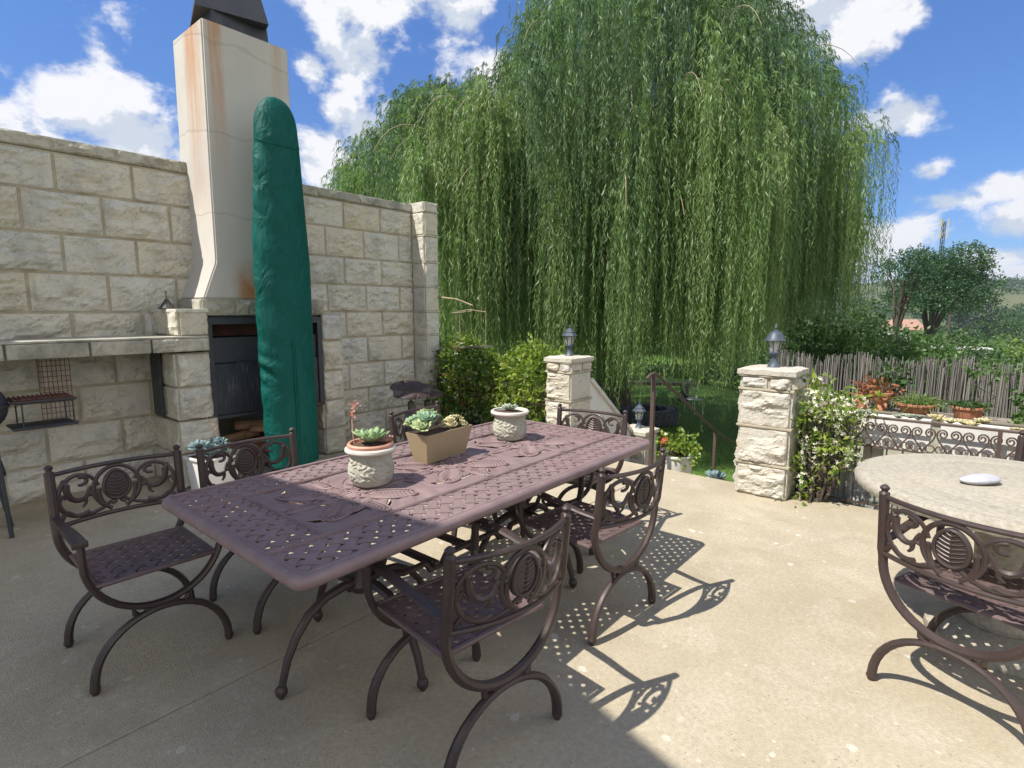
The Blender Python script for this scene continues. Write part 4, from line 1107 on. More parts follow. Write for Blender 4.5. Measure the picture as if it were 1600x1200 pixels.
# ------------------------------------------------------------------ kettle barbecue at the left edge
def barbecue():
    t = thing('barbecue', 'black drum barbecue with side grate on thin legs at the left edge', 'barbecue', (.42, 4.90, 0))
    b = MB(); bm = bmesh.new()
    b.ball((0, 0, .875), .178, 28, 18, (1.12, 1, 1)); b.build('drum', STEELM, t)
    r = MB(); r.lathe([(.204, -.010), (.208, 0), (.204, .010)], 32, (0, 0, .878)); r.build('drum_band', BLACKM, t)
    for (x, y, x2, y2) in ((.10, -.06, .125, -.10), (-.1, -.06, -.13, -.10), (.05, .10, .16, .16), (-.1, .08, -.13, .13)):
        l = MB(); l.tube([(x, y, .80), (x2, y2, 0)], .0135, 8); l.build('leg', STEELM, t)
    l = MB(); l.tube([(.115, -.085, .52), (.155, .13, .38)], .010, 6); l.tube([(-.12, -.09, .40), (.118, -.09, .40)], .007, 6); l.build('brace', STEELM, t)
    g = MB(); g.box((.375, .02, .885), (.32, .26, .012)); g.tube([(.19, -.115, .895), (.54, -.115, .895), (.54, .155, .895), (.19, .155, .895)], .009, 6); g.build('side_shelf', BLACKM, t)
    g = MB()
    for k in range(13): g.tube([(.22+.025*k, -.10, .912), (.22+.025*k, .145, .912)], .005, 5)
    for k in (0, 1): g.tube([(.21, -.07+.18*k, .905), (.53, -.07+.18*k, .905)], .006, 5)
    g.build('grate', RUSTM, t)
    g = MB(); g.box((.365, .02, .715), (.34, .28, .012), bev=.002); g.tube([(.19, -.12, .722), (.54, -.12, .722)], .008, 6)
    for x, y in ((.25, -.10), (.52, -.10), (.25, .13), (.52, .13)): g.tube([(x, y, .715), (x, y, .885)], .005, 5)
    g.build('lower_tray', STEELM, t)
barbecue()
def wire_rack():
    t = thing('wire_rack', 'thin wire grill basket hanging in the recess behind the barbecue tray', 'wire rack', (.985, 5.50, .60)); g = MB()
    for k in range(8): g.tube([(-.10+.028*k, 0, .02), (-.10+.028*k, 0, .56)], .0026, 5)
    for k in range(14): g.tube([(-.10, -.003, .02+.041*k), (.10, -.003, .02+.041*k)], .0026, 5)
    for k in range(6): g.tube([(-.10+.04*k, -.10, .03), (-.10+.04*k, 0, .03)], .0024, 5)
    g.tube([(-.1, -.1, .03), (.1, -.1, .03)], .003, 5); g.build('wires', RUSTM, t)
    h = MB(); h.tube([(0, 0, .55), (0, .03, .59), (0, .088, .59)], .004, 6); h.build('hook', BLACKM, t)
wire_rack()
def cone():
    t = thing('cone_lamp', 'small black cone shaped lamp standing on the stone block above the mantel shelf', 'lamp', (1.745, 5.30, 1.512))
    b = MB(); b.lathe([(.066, 0), (.068, .006), (.060, .012), (.016, .075), (.010, .085), (.0005, .088)], 28); b.build('shade', BLACKM, t)
    b = MB(); b.lathe([(.004, .08), (.004, .15), (.0005, .152)], 8); b.build('spike', BLACKM, t)
cone()
# logs in the wood store
def logs():
    R = random.Random(3); cr = thing('log_crate', 'rusty brown crate of firewood under the fireplace doors', 'crate', (2.42, 5.32, .0)); b = MB()
    b.box((0, -.16, .16), (.86, .02, .26), bev=.003); b.box((0, .16, .16), (.86, .02, .26), bev=.003); b.box((-.43, 0, .16), (.02, .30, .26)); b.box((.43, 0, .16), (.02, .30, .26)); b.box((0, 0, .02), (.86, .3, .03))
    b.build('crate_side', RUSTM, cr, smooth=False)
    spec = [(-.22, -.05, .315, .5, 'long pale split log lying across the front of the rusty crate'), (.02, .05, .34, .42, 'split log lying behind the pale one in the rusty crate'), (.10, -.07, .345, .34, 'short reddish split log resting on the right of the rusty crate'), (-.02, .0, .40, .30, 'topmost split log on the crate of firewood'), (.24, .02, .36, .36, 'dark split log at the right end of the rusty crate')]
    for k, (x, y, z, L, lb) in enumerate(spec):
        b = MB(); r = R.uniform(.04, .055); bm = bmesh.new(); n = 5
        pts = [(math.cos(a)*r*(1 if a < 4 else .6), math.sin(a)*r*.8) for a in (0.2, 1.2, 2.3, 3.6, 5.0)]
        A = [bm.verts.new((-L/2, p_[0], p_[1])) for p_ in pts]; B = [bm.verts.new((L/2, p_[0]*1.06, p_[1]*.95)) for p_ in pts]
        for q in range(n): bm.faces.new((A[q], A[(q+1) % n], B[(q+1) % n], B[q]))
        bm.faces.new(A[::-1]); bm.faces.new(B); bmesh.ops.bevel(bm, geom=list(bm.edges), offset=.005, affect='EDGES'); b.bm(bm)
        o = b.build('firewood_log', WOODCUT, smooth=False); o.location = (2.42+x, 5.32+y, z); o.rotation_euler = (R.uniform(0, 1), R.uniform(-.2, .2), R.uniform(-.5, .5)); tag(o, lb, 'log', 'split logs in the crate')
logs()
# white pot with a blue succulent by the jamb
def whitepot():
    t = thing('white_pot', 'square white glazed pot on the ground beside the fireplace jamb', 'pot', (1.80, 4.73, 0), math.radians(8)); b = MB()
    b.box((0, 0, .155), (.25, .25, .31), taper=1.14, bev=.012); b.build('pot_body', WHITEPOT, t)
    r = MB(); r.tube([(-.148, -.148, .312), (.148, -.148, .312), (.148, .148, .312), (-.148, .148, .312)], .014, 8, closed=True); r.build('pot_rim', WHITEPOT, t)
    s = MB(); s.box((0, 0, .311), (.26, .26, .01)); s.build('soil', SOIL, t, smooth=False)
    p = plant('succulent', 'blue green trailing succulent with a thin red stalk in the square white pot', 'plant', (1.80, 4.73, .315))
    rosettes('rosettes', [dict(C=(RNG.uniform(-.11, .11), RNG.uniform(-.11, .08), RNG.uniform(.02, .12)), R=RNG.uniform(.05, .075), n=22, var=RNG.random(), rng=RNG, tilt=(RNG.normal()*.4, RNG.normal()*.4), layers=3) for k in range(15)], SUCCB, p)
    rosettes('trailing_rosettes', [dict(C=(RNG.uniform(.05, .16), RNG.uniform(-.15, -.10), RNG.uniform(-.12, .04)), R=RNG.uniform(.03, .045), n=18, var=RNG.random(), rng=RNG, tilt=(.7, .3), layers=3) for k in range(9)], SUCCP, p)
    m = MB(); m.tube([(.02, 0, .08), (.03, 0, .2), (0, 0, .29), (-.03, .01, .34)], .003, 5); m.tube([(.03, 0, .2), (.06, 0, .25)], .002, 5); m.build('flower_stalk', PINK, p)
whitepot()
# tractor seat stools
def stool(label, x, y, h, rz, tiltx):
    t = thing('tractor_stool', label, 'stool', (x, y, 0), math.radians(rz), 'tractor seat stools by the wall')
    bm = bmesh.new(); nu, nv = 26, 18; g = [[None]*(nv+1) for _ in range(nu+1)]
    for i in range(nu+1):
        for j in range(nv+1):
            a = i/nu*2-1; b = j/nv*2-1
            w = .19*math.sqrt(max(0, 1-abs(b)**2.6))+.012
            if b > .55 and abs(a) < .22: w *= 1
            xx = a*w; yy = b*.175-(.05*math.exp(-(a/.18)**2) if b > .9 else 0)
            zz = .055*(abs(b)**2.4)*(1 if b < 0 else -.55)+.03*(a*a)*(1 if b < .3 else -1.2)
            g[i][j] = bm.verts.new((xx, yy, h+zz))
    for i in range(nu):
        for j in range(nv):
            ci, cj = i-nu/2+.5, j-nv/2+.5
            if j in (12, 9) and i % 4 == 2 and 3 < i < nu-3: continue
            bm.faces.new((g[i][j], g[i+1][j], g[i+1][j+1], g[i][j+1]))
    m = MB(); m.bm(bm); s = m.build('seat', IRON, t, solid=.006); s.rotation_euler = (0, 0, 0)
    p_ = MB(); p_.lathe([(.034, .03), (.034, h-.12), (.030, h-.115), (.012, h-.11), (.012, h)], 16, capt=True); p_.lathe([(.05, h-.008), (.05, h-.002)], 14, capt=True); p_.build('post', BLACKM, t)
    q = MB(); q.lathe([(.17, 0), (.175, .012), (.06, .03), (.04, .05)], 28, capt=True); q.tube([(.035, 0, h-.2), (.09, -.02, .03)], .012, 6); q.build('base', BLACKM, t)
stool('iron tractor seat stool with rounded brown seat, left of the pair beside the wall', 3.56, 4.32, .70, 160, 0)
stool('iron tractor seat stool with greyer tilted seat, right of the pair beside the hedge', 3.86, 4.42, .665, 215, 0)
# bird feeder hanging from a stick on the end pier
def feeder():
    t = thing('bird_feeder', 'hanging wooden bird table on wires from a pale stick fixed to the wall end', 'bird feeder', (4.90, 5.34, 1.66)); b = MB()
    b.tube([(0, .05, .02), (0, -.14, -.005), (0, -.32, -.02), (0, -.60, -.10)], [.012, .012, .010, .009], 7); b.build('stick', TWIG, t)
    w = MB(); w.tube([(0, -.60, -.10), (.03, -.59, -.15), (.05, -.55, -.165), (.0, -.40, -.185), (-.05, -.28, -.19), (.04, -.30, -.175), (.0, -.55, -.15), (-.03, -.70, -.165), (0, -.82, -.178)], .006, 6)
    w.tube([(0, -.82, -.178), (0, -.815, -.585)], .0045, 5); w.tube([(0, -.37, -.182), (0, -.375, -.62)], .0045, 5); w.build('wire', TWIG, t)
    p_ = MB(); p_.box((0, -.595, -.605), (.22, .46, .022), R=Matrix.Rotation(math.radians(-4), 4, 'X')); p_.build('tray', TIMBER, t, smooth=False)
feeder()
# tractor tyre on the lawn, low bench, old chair
def tyre():
    t = thing('tyre_ring', 'big black tractor tyre lying on the lawn under the willow', 'tyre', (12.35, 6.05, -1.22)); b = MB()
    b.lathe([(.44, .06), (.46, .0), (.68, .0), (.735, .06), (.75, .17), (.735, .29), (.68, .35), (.48, .355), (.45, .31), (.52, .29), (.52, .08), (.44, .06)], 64, capb=False); b.build('carcass', RUBBER, t)
    g = MB()
    for k in range(26):
        a = 2*PI*k/26
        for sg in (1, -1):
            P = [((.752-abs(q)*.03)*math.cos(a+sg*.02+q*sg*.22), (.752-abs(q)*.03)*math.sin(a+sg*.02+q*sg*.22), .175+sg*(.03+.15*q)) for q in (0, .35, .7, 1)]
            g.tube(P, .026, 5, flat=(1, .8))
    g.build('tread_lugs', RUBBER, t); s = MB(); s.lathe([(.46, .10), (.001, .13)], 24, capb=False); s.build('soil', SOIL, t)
tyre()
def bench():
    t = thing('garden_bench', 'low wooden plank bench on the lawn behind the tyre', 'bench', (15.2, 7.7, -1.2), math.radians(118)); b = MB()
    b.box((0, 0, .52), (3.4, .34, .09)); b.build('seat', TIMBER, t, smooth=False)
    for x in (-1.3, 1.3): q = MB(); q.box((x, 0, .24), (.22, .3, .48)); q.build('leg', BARK, t, smooth=False)
bench()
def lawn_chair():
    t = thing('lawn_chair', 'round backed wire chair on the lawn among the willow branches', 'chair', (12.98, 7.6-.05, -1.2), math.radians(70)); t.location = (15*math.cos(math.radians(22.0)), 15*math.sin(math.radians(22.0)), -1.2); t.scale = (.62, .62, .62); b = MB()
    b.tube([(.33*math.cos(a*PI/12), 0, 1.15+.36*math.sin(a*PI/12)) for a in range(24)], .022, 6, closed=True, up=(0, 1, 0))
    for k in range(-3, 4): b.tube([(k*.09, 0, 1.15-.33), (k*.09, .0, 1.15+.33*math.sqrt(1-(k*.09/.34)**2))], .008, 5)
    b.build('backrest', WHITEPOT, t); s = MB(); s.tube([(.3*math.cos(a*PI/12), -.3+.3*math.sin(a*PI/12), .62) for a in range(24)], .022, 6, closed=True)
    for k in range(-3, 4): s.tube([(k*.08, -.58, .62), (k*.08, -.02, .62)], .008, 5)
    s.build('seat', WHITEPOT, t)
    for x, y in ((-.24, -.5), (.24, -.5), (-.24, -.05), (.24, -.05)): l = MB(); l.tube([(x, y, .62), (x*1.2, y*1.1, 0)], .018, 6); l.build('leg', WHITEPOT, t)
lawn_chair()
# pots on the steps and on the ledge
def bowl(name, label, loc, R, h, mat, taper=.7, rim=.012, foot=False, cat='pot', group=None):
    t = thing(name, label, cat, loc, 0, group); b = MB()
    pf = [(R*taper, 0), (R*(taper+.1), h*.15), (R*.95, h*.85), (R*.97, h)]
    if foot: pf = [(R*.55, 0), (R*.5, h*.2), (R*.42, h*.35), (R*.7, h*.55), (R*.97, h*.9), (R*.97, h)]
    b.lathe(pf+[(R-.02, h), (R-.03, h-.03), (.01, h-.03)], 40, capt=True); b.build('pot_body', mat, t)
    r = MB(); r.lathe([(R*.96, h-rim*2), (R+rim*.5, h-rim*1.6), (R+rim*.6, h-rim*.2), (R*.98, h+.002), (R*.93, h)], 40, capb=False); r.build('pot_rim', mat, t)
    s = MB(); s.lathe([(R-.028, h-.026), (.001, h-.012)], 24, capb=False); s.build('soil', SOIL, t); return t
bowl('step_pot', 'white flared pot with the geranium on the top step', (5.17, 2.19, -.17), .155, .25, WHITEWALL, .82)
bowl('terracotta_bowl', 'terracotta footed urn with reddish plant on the ledge, left of the bowls', (6.72, .70, .48), .10, .19, TERRA, foot=True, group='terracotta pots on the ledge')
bowl('terracotta_bowl', 'terracotta pot stub standing just left of the footed urn', (6.74, .86, .48), .075, .15, TERRA, group='terracotta pots on the ledge')
bowl('terracotta_bowl', 'wide terracotta bowl overflowing with grassy plant on the ledge', (6.70, .40, .48), .17, .11, TERRA, .55, group='terracotta pots on the ledge')
bowl('terracotta_bowl', 'terracotta bowl with dark cushion plant between the grassy bowl and the right edge', (6.70, .0, .48), .125, .12, TERRA, .7, group='terracotta pots on the ledge')
# ------------------------------------------------------------------ leaf clouds
def lobe_points(lobes, n, rng, shell=.55):
    """points in a set of ellipsoid lobes (x,y,z,rx,ry,rz), denser towards their skins; also the outward direction"""
    L = np.array(lobes, float); vol = (L[:, 3]*L[:, 4]*L[:, 5])**(2/3); k = rng.choice(len(L), n, p=vol/vol.sum())
    d = unit(rng.normal(size=(n, 3))); r = (shell**3+(1-shell**3)*rng.random(n))**(1/3)
    return L[k, :3]+d*L[k, 3:]*r[:, None], d, k
def leaf_cloud(name, lobes, n, L, W, mat, parent, rng, per=7, spread=.06, droop=.2, shell=.5, var0=0, varw=1):
    """leaves gathered in small sprays: each spray is a twig end with a handful of leaves"""
    m = max(1, n//per); C, D, k = lobe_points(lobes, m, rng, shell)
    tw = unit(D*.8+rng.normal(size=(m, 3))*.6+np.array([0, 0, .25]))
    t = rng.random((m, per)); P = (C[:, None]+tw[:, None]*(t*spread*2.2)[..., None]+rng.normal(size=(m, per, 3))*spread*.35).reshape(-1, 3)
    d = (tw[:, None]*.7+rng.normal(size=(m, per, 3))*.75-np.array([0, 0, droop])).reshape(-1, 3)
    base = np.repeat(np.clip(rng.normal(.42, .2, m), 0, 1), per); v = np.clip(var0+varw*(base+rng.normal(0, .13, m*per)), 0, 1)
    ll = L*rng.uniform(.65, 1.2, m*per)
    return leaf_mesh(name, P, d, ll, ll*(W/L), v, mat, parent, fold=.12, rng=rng)
def stems(m, base, tips, r0, r1, rng, wob=.05, seg=5):
    for tp in tips:
        b = np.array(base)+rng.normal(size=3)*np.array([.03, .03, 0]); tp = np.array(tp); P = []
        for k in range(seg+1):
            f = k/seg; q = b+(tp-b)*f; q = q+np.array([0, 0, .12*math.sin(f*PI)*np.linalg.norm(tp[:2]-b[:2])])+rng.normal(size=3)*wob*math.sin(f*PI); P.append(tuple(q))
        m.tube(P, [r0+(r1-r0)*k/seg for k in range(seg+1)], 5)

# ------------------------------------------------------------------ the weeping willow
def willow():
    rng = np.random.default_rng(77); bx, by, bz = 12.4, 7.05, -1.2
    t = thing('willow_tree', 'huge weeping willow with long hanging curtains of leaves over the lawn', 'tree', (bx, by, bz))
    az = math.radians(29.6); rt = np.array([math.sin(az), -math.cos(az)]); fw = np.array([math.cos(az), math.sin(az)])   # across / away
    # (across, away, crown height) of each bough end: measured off the outline of the tree
    prof_u = np.array([-8.2, -7.7, -6.9, -6.1, -5.4, -3.6, -2.6, -2.2, -1.5, .3, 1.6, 2.4, 3.2, 3.9, 4.5, 5.0, 5.5, 5.9, 6.2])
    prof_z = np.array([3.4, 4.8, 5.4, 6.2, 7.1, 7.3, 7.5, 8.8, 10.2, 10.9, 10.4, 9.5, 8.5, 7.7, 7.0, 6.3, 5.3, 4.2, 3.2])
    boughs = []
    while len(boughs) < 400:
        u = rng.uniform(-7.9, 5.3); w = rng.uniform(-6.6, 6.2)
        if ((u+1.15)/6.9)**2+(w/6.8)**2 > 1: continue
        edge = math.sqrt(max(0, 1-(w/7.2)**2)); z = np.interp(u/max(.55, edge*.3+.7), prof_u, prof_z)*(.52+.48*edge)
        if rng.random() < .62: z *= rng.uniform(.38, .97)
        else: z *= rng.uniform(.92, 1.0)
        if z < 2.2: continue
        if w < 0: f = (14.2+w)/14.2; u *= f; z = 1.5+(z-1.5)*(.1+.9*f)      # the crown rounds off towards the viewer
        if w < -5.6: continue
        boughs.append((u, w, z))
    # a set along the skyline so that the outline is that of the photograph
    for u in np.linspace(-7.7, 5.35, 46):
        w = rng.normal()*1.1; f = min(1, (14.2+w)/14.2); boughs.append(((u+rng.normal()*.1)*f, w, 1.5+(np.interp(u, prof_u, prof_z)*rng.uniform(.95, 1.0)-1.5)*f))
    # the front skirts that come down nearly to the grass, and the ragged right-hand skirts
    for _ in range(150): w = rng.uniform(-5.2, -1.5); f = (14.2+w)/14.2; boughs.append((rng.uniform(-4.8, 3.6)*f, w, rng.uniform(2.4, 5.0), 1))
    for _ in range(60): w = rng.uniform(-2.5, 1.5); boughs.append((rng.uniform(2.6, 5.3)*(14.2+min(w, 0))/14.2, w, rng.uniform(3.2, 5.4), 1))
    P_all, D_all, L_all, V_all = [], [], [], []; bark = MB(); tw = MB()
    trunk_top = np.array([0, 0, 3.0])
    for bo in boughs:
        u, w, z = bo[:3]; fs = min(1, (14.2+w)/14.2)
        c = np.array([*(rt*u+fw*w), z+1.2])            # local: base is at bz
        R = math.hypot(u, w); outd = np.array([*(rt*u+fw*w)/max(R, .3), 0])
        ns = int(rng.uniform(18, 34)); hang = rng.uniform(2.6, 5.6) if z > 5 else rng.uniform(2.4, 4.6)
        tone = np.clip(rng.normal(.30 if z > 5 else .48, .18), .02, .9)
        if len(bo) > 3: hang = rng.uniform(3.5, 6); tone = np.clip(rng.normal(.66, .16), .2, .95)
        # lower nearer curtains are the fresh green ones
        if w < -1.5 and z < 5.5: tone = min(.95, tone+.22)
        zlow = rng.uniform(-.3, 1.2)+1.2 if -4.5 < u < 3.2 else rng.uniform(.6, 2.0)+1.2
        if -2.4 < u < 2.0 and w < 0: zlow = rng.uniform(-.6, .7)+1.2
        if u > 2.6: zlow = rng.uniform(.25, 1.7)+1.2
        for _ in range(ns):
            a = rng.uniform(0, 2*PI); off = np.array([math.cos(a), math.sin(a), 0])*abs(rng.normal())*.30*fs
            s = c+off+np.array([0, 0, rng.normal()*.16-.35*np.linalg.norm(off)])
            o = unit((outd*.55+off*1.2+rng.normal(size=3)*.22)[None])[0]; o[2] = 0
            Ls = max(.7, min(hang*rng.uniform(.6, 1.15), s[2]-zlow+rng.normal()*.25)); step = .035
            tt = np.arange(0, Ls, step)+rng.uniform(0, step); out = .34*rng.uniform(.5, 1.3)*fs
            reach = out*(1-np.exp(-tt/.45)); drop = tt-.55*(1-np.exp(-tt/.4))
            ph = rng.uniform(0, 6.28); sway = .045*np.sin(tt*1.7+ph)+.02*np.sin(tt*4.1+ph*2)
            p = s+o*reach[:, None]+np.stack([sway*o[1], -sway*o[0], -drop+.10*np.sin(np.clip(tt/.35, 0, PI))], -1)
            dirv = np.stack([o[0]*np.exp(-tt/.45), o[1]*np.exp(-tt/.45), -1+.8*np.exp(-tt/.3)], -1)
            side = rng.normal(size=(len(tt), 3)); side[:, 2] *= .3
            D = dirv*.85+side*.38; D[:, 2] -= .25
            P_all.append(p); D_all.append(D); L_all.append(rng.uniform(.085, .15, len(tt))*(1-.35*np.clip(tt/Ls, 0, 1)**3))
            V_all.append(np.clip(tone+rng.normal()*.07+rng.normal(0, .10, len(tt))+.10*(tt/Ls), 0, 1))
        # bough from the trunk
        if rng.random() < .12 and abs(u) < 4 and z < 7.5:
            f0 = rng.uniform(.5, 1); st = np.array([rng.normal()*.15, rng.normal()*.15, 3.2*f0+rng.uniform(0, 1.2)])
            md = st+(c-st)*.5+np.array([0, 0, .9]); Q = []
            for k in range(9):
                q = k/8; Q.append(tuple((1-q)**2*st+2*q*(1-q)*md+q*q*(c+np.array([0, 0, .05]))+rng.normal(size=3)*.06*math.sin(q*PI)))
            bark.tube(Q, [.06*(1-k/8)**1.1+.012 for k in range(9)], 6)
        if rng.random() < .14 and w < -1 and 2.5 < z < 7 and abs(u) < 4:
            e = c+outd*rng.uniform(.5, 1.0); tw.tube([tuple(c-outd*(.6-1.6*q)*.8+[0, 0, .22-1.1*(q-.42)**2*1.6+.02*math.sin(q*9)]) for q in np.linspace(0, 1, 9)], [.014-.010*q for q in np.linspace(0, 1, 9)], 5)
    P = np.vstack(P_all); D = np.vstack(D_all); L = np.concatenate(L_all); V = np.concatenate(V_all)
    leaf_mesh('crown', P, D, L, L*rng.uniform(.085, .165, len(L)), V, WILLOW, t, fold=.15, rng=rng)
    tr = MB()
    tr.tube([(0, 0, -.2), (.02, 0, .25), (.05, .02, 1.2), (.0, .05, 2.4), (-.05, .05, 3.4)], [.62, .50, .42, .40, .36], 14)
    for k in range(7):
        a = 2*PI*k/7+.4; l = rng.uniform(2.2, 3.6); h = rng.uniform(6, 9.2)
        tr.tube([(0, .05, 2.4+.15*k), (math.cos(a)*l*.35, math.sin(a)*l*.35, 4.2), (math.cos(a)*l*.75, math.sin(a)*l*.75, 6.0), (math.cos(a)*l, math.sin(a)*l, h)], [.26, .19, .13, .05], 8)
    tr.build('trunk', BARK, t); bark.build('boughs', BARK, t); tw.build('twigs', TWIG, t)['kind'] = 'stuff'
willow()

# ------------------------------------------------------------------ shrubs round the patio
rngS = np.random.default_rng(5)
def shrub(name, label, cat, loc, lobes, n, L, W, mat, stem=True, per=7, spread=.05, flowers=0, group=None, extra=None, tips=14, r0=.012, shell=.4):
    t = thing(name, label, cat, loc, 0, group)
    leaf_cloud('foliage', lobes, n, L, W, mat, t, rngS, per, spread, shell=shell)
    if extra: leaf_cloud('red_leaves' if extra[0] is LEAFR else 'pale_leaves', lobes, extra[1], L*.85, W*.85, extra[0], t, rngS, per, spread, shell=.75)
    if stem:
        m = MB(); q, d, k = lobe_points(lobes, tips, rngS, .1); stems(m, (0, 0, 0), q, r0, r0*.3, rngS); m.build('stems', BARK, t)
    if flowers:
        C, D, k = lobe_points(lobes, flowers, rngS, .86); C = C+D*.02; per_ = 5; a = np.tile(np.arange(per_)*2*PI/per_, flowers)
        D2 = np.repeat(D, per_, 0); x = unit(np.cross(D2, rngS.normal(size=D2.shape))); y = np.cross(D2, x)
        # five petals of each star lie in one plane
        x = np.repeat(x[::per_], per_, 0); y = np.repeat(y[::per_], per_, 0)
        dd = x*np.cos(a)[:, None]+y*np.sin(a)[:, None]+D2*.25
        fo = leaf_mesh('flowers', np.repeat(C, per_, 0), dd, .023, .012, rngS.random(len(a)), PETAL, t, rng=rngS); fo['kind'] = 'stuff'
    return t
# hedge along the left railing: darker flowering shrub by the wall, lime one by the pillar
FS = shrub('flowering_shrub', 'dark green shrub with small white flowers beside the end of the stone wall', 'shrub', (4.98, 4.85, -.1),
      [(0, .30, .60, .26, .36, .45), (.0, .0, .84, .26, .34, .40), (.02, -.28, .55, .24, .34, .42), (.08, .15, .35, .3, .6, .32), (-.05, .10, 1.05, .16, .2, .16), (.0, .40, .95, .18, .2, .24)], 9000, .052, .026, LEAF, flowers=260, extra=(LEAFR, 320), tips=26)
leaf_cloud('pale_leaves', [(0, .30, .60, .27, .37, .46), (.0, .0, .84, .27, .35, .41), (.02, -.28, .55, .25, .35, .43), (-.05, .10, 1.05, .17, .21, .17)], 3000, .05, .024, LEAFY, FS, rngS, 7, .05, shell=.85)
shrub('lime_shrub', 'bright lime green shrub growing through the railing beside the stone pillar', 'shrub', (4.96, 3.98, -.1),
      [(0, .0, .78, .24, .38, .34), (.0, -.28, .84, .22, .24, .34), (.02, .30, .60, .24, .3, .4), (-.02, .1, .38, .26, .42, .30), (0, -.10, 1.12, .10, .13, .12), (-.08, .18, .22, .16, .2, .2)], 7500, .060, .024, LEAFY, flowers=60, tips=26)
# jasmine at the right pillar
J = shrub('jasmine', 'climbing jasmine with white starry flowers on the railing right of the pillar', 'shrub', (4.80, .86, 0),
      [(0, .04, .58, .13, .15, .18), (.02, -.10, .66, .13, .15, .17), (-.02, .0, .78, .12, .15, .10), (0, .10, .76, .10, .08, .12), (.02, -.20, .74, .10, .08, .09), (-.02, .10, .34, .10, .09, .14), (.0, -.06, .42, .12, .14, .16), (-.06, .10, .14, .07, .06, .08),
       (.0, -.17, .36, .10, .12, .05), (0, .06, .90, .04, .04, .07), (.02, -.20, .84, .04, .10, .03), (-.12, .17, .03, .06, .05, .04)], 1050, .056, .023, LEAFY, flowers=420, extra=(LEAF, 300), tips=24, per=6)
m = MB()
for (x, y) in ((-.03, .10), (.0, -.03), (.02, -.06)): m.tube([(x, y, 0), (x+.01, y-.01, .25), (x-.01, y+.02, .55), (x, y, .8)], [.014, .012, .010, .006], 6)
m.build('trunk', BARK, J)
# small plants
def tuft(name, label, loc, n, L, W, mat, up=.8, spread=.03, group=None):
    t = thing(name, label, 'plant', loc, 0, group); P = rngS.normal(size=(n, 3))*spread; P[:, 2] = np.abs(P[:, 2])*.3
    D = rngS.normal(size=(n, 3))*.7+P*np.array([6, 6, 0])+np.array([0, 0, up]); o = None
    # arching blades in three joints
    D = unit(D); Ls = L*rngS.uniform(.6, 1.1, n); V = []; F = []; A = []
    S = unit(np.cross(D, rngS.normal(size=(n, 3)))); va = rngS.random(n)
    for k in range(4):
        f = k/3; c = P+D*(Ls*f)[:, None]-np.array([0, 0, 1])*(Ls*.55*f*f)[:, None]; w = W*(1-f)**.7/2
        V.append(c+S*w); V.append(c-S*w); A += [va, va]
    V = np.stack(V, 1).reshape(-1, 3); A = np.stack(A, 1).ravel(); b = np.arange(n)[:, None]*8
    F = np.concatenate([b+np.array([[2*k, 2*k+1, 2*k+3, 2*k+2]]) for k in range(3)], 0)
    np_mesh('leaves', V, F, mat, t, A, True); return t
shrub('geranium', 'yellow green geranium with an orange flower in the white step pot', 'plant', (5.17, 2.19, .05),
      [(0, 0, .12, .15, .14, .11), (.03, -.05, .07, .13, .13, .10), (-.05, -.09, .0, .07, .08, .09)], 700, .042, .032, LEAFY, per=5, spread=.04, tips=16, r0=.006)
o = leaf_mesh('flower', np.array([-.09, .10, .17])+rngS.normal(size=(50, 3))*.016, rngS.normal(size=(50, 3)), .03, .022, rngS.random(50), PETALR, bpy.data.objects['geranium'], rng=rngS)
p = plant('succulent', 'spiky pale blue agave like succulent by the second handrail post', 'plant', (6.05, 2.10, -.78))
rosettes('rosette', [dict(C=(0, 0, .40), R=.14, n=60, var=.75, rng=RNG, open_=.5, fat=.12, layers=5)], SUCCB, p)
mm = MB(); mm.lathe([(.10, -.55), (.13, .36), (.12, .40), (.01, .41)], 20, capt=True); mm.build('stem', CAST, p)
tuft('grassy_plant', 'arching light green grassy plant spilling from the wide terracotta bowl', (6.70, .39, .58), 420, .20, .010, LEAFG, .9, .07)
tuft('cushion_plant', 'dark green cushion plant in the terracotta bowl near the reed fence gap', (6.70, .0, .59), 380, .12, .012, LEAFD, 1.2, .06)
shrub('red_plant', 'reddish orange fleshy plant in the terracotta urn', 'plant', (6.72, .70, .64), [(0, .05, .02, .11, .17, .06)], 240, .06, .03, LEAFR, per=5, tips=8, r0=.006)
shrub('potted_shrub', 'dark leafy plant behind the terracotta urn against the reed fence', 'plant', (6.98, .66, .45), [(0, 0, .34, .10, .12, .12)], 300, .06, .03, LEAFD, tips=8, r0=.006)
shrub('potted_shrub', 'thin stemmed green plant in front of the gap in the reed fence', 'plant', (7.1, -.12, .45), [(0, 0, .42, .05, .10, .05)], 120, .06, .028, LEAFM, tips=4, r0=.006)
shrub('leafy_shrub', 'blue green bushy plant before the reed fence at the right edge', 'shrub', (6.45, -.62, .0), [(0, 0, .70, .2, .26, .16), (0, -.25, .62, .22, .26, .2), (-.1, .08, .55, .16, .2, .12)], 2200, .06, .03, LEAFM, tips=12)
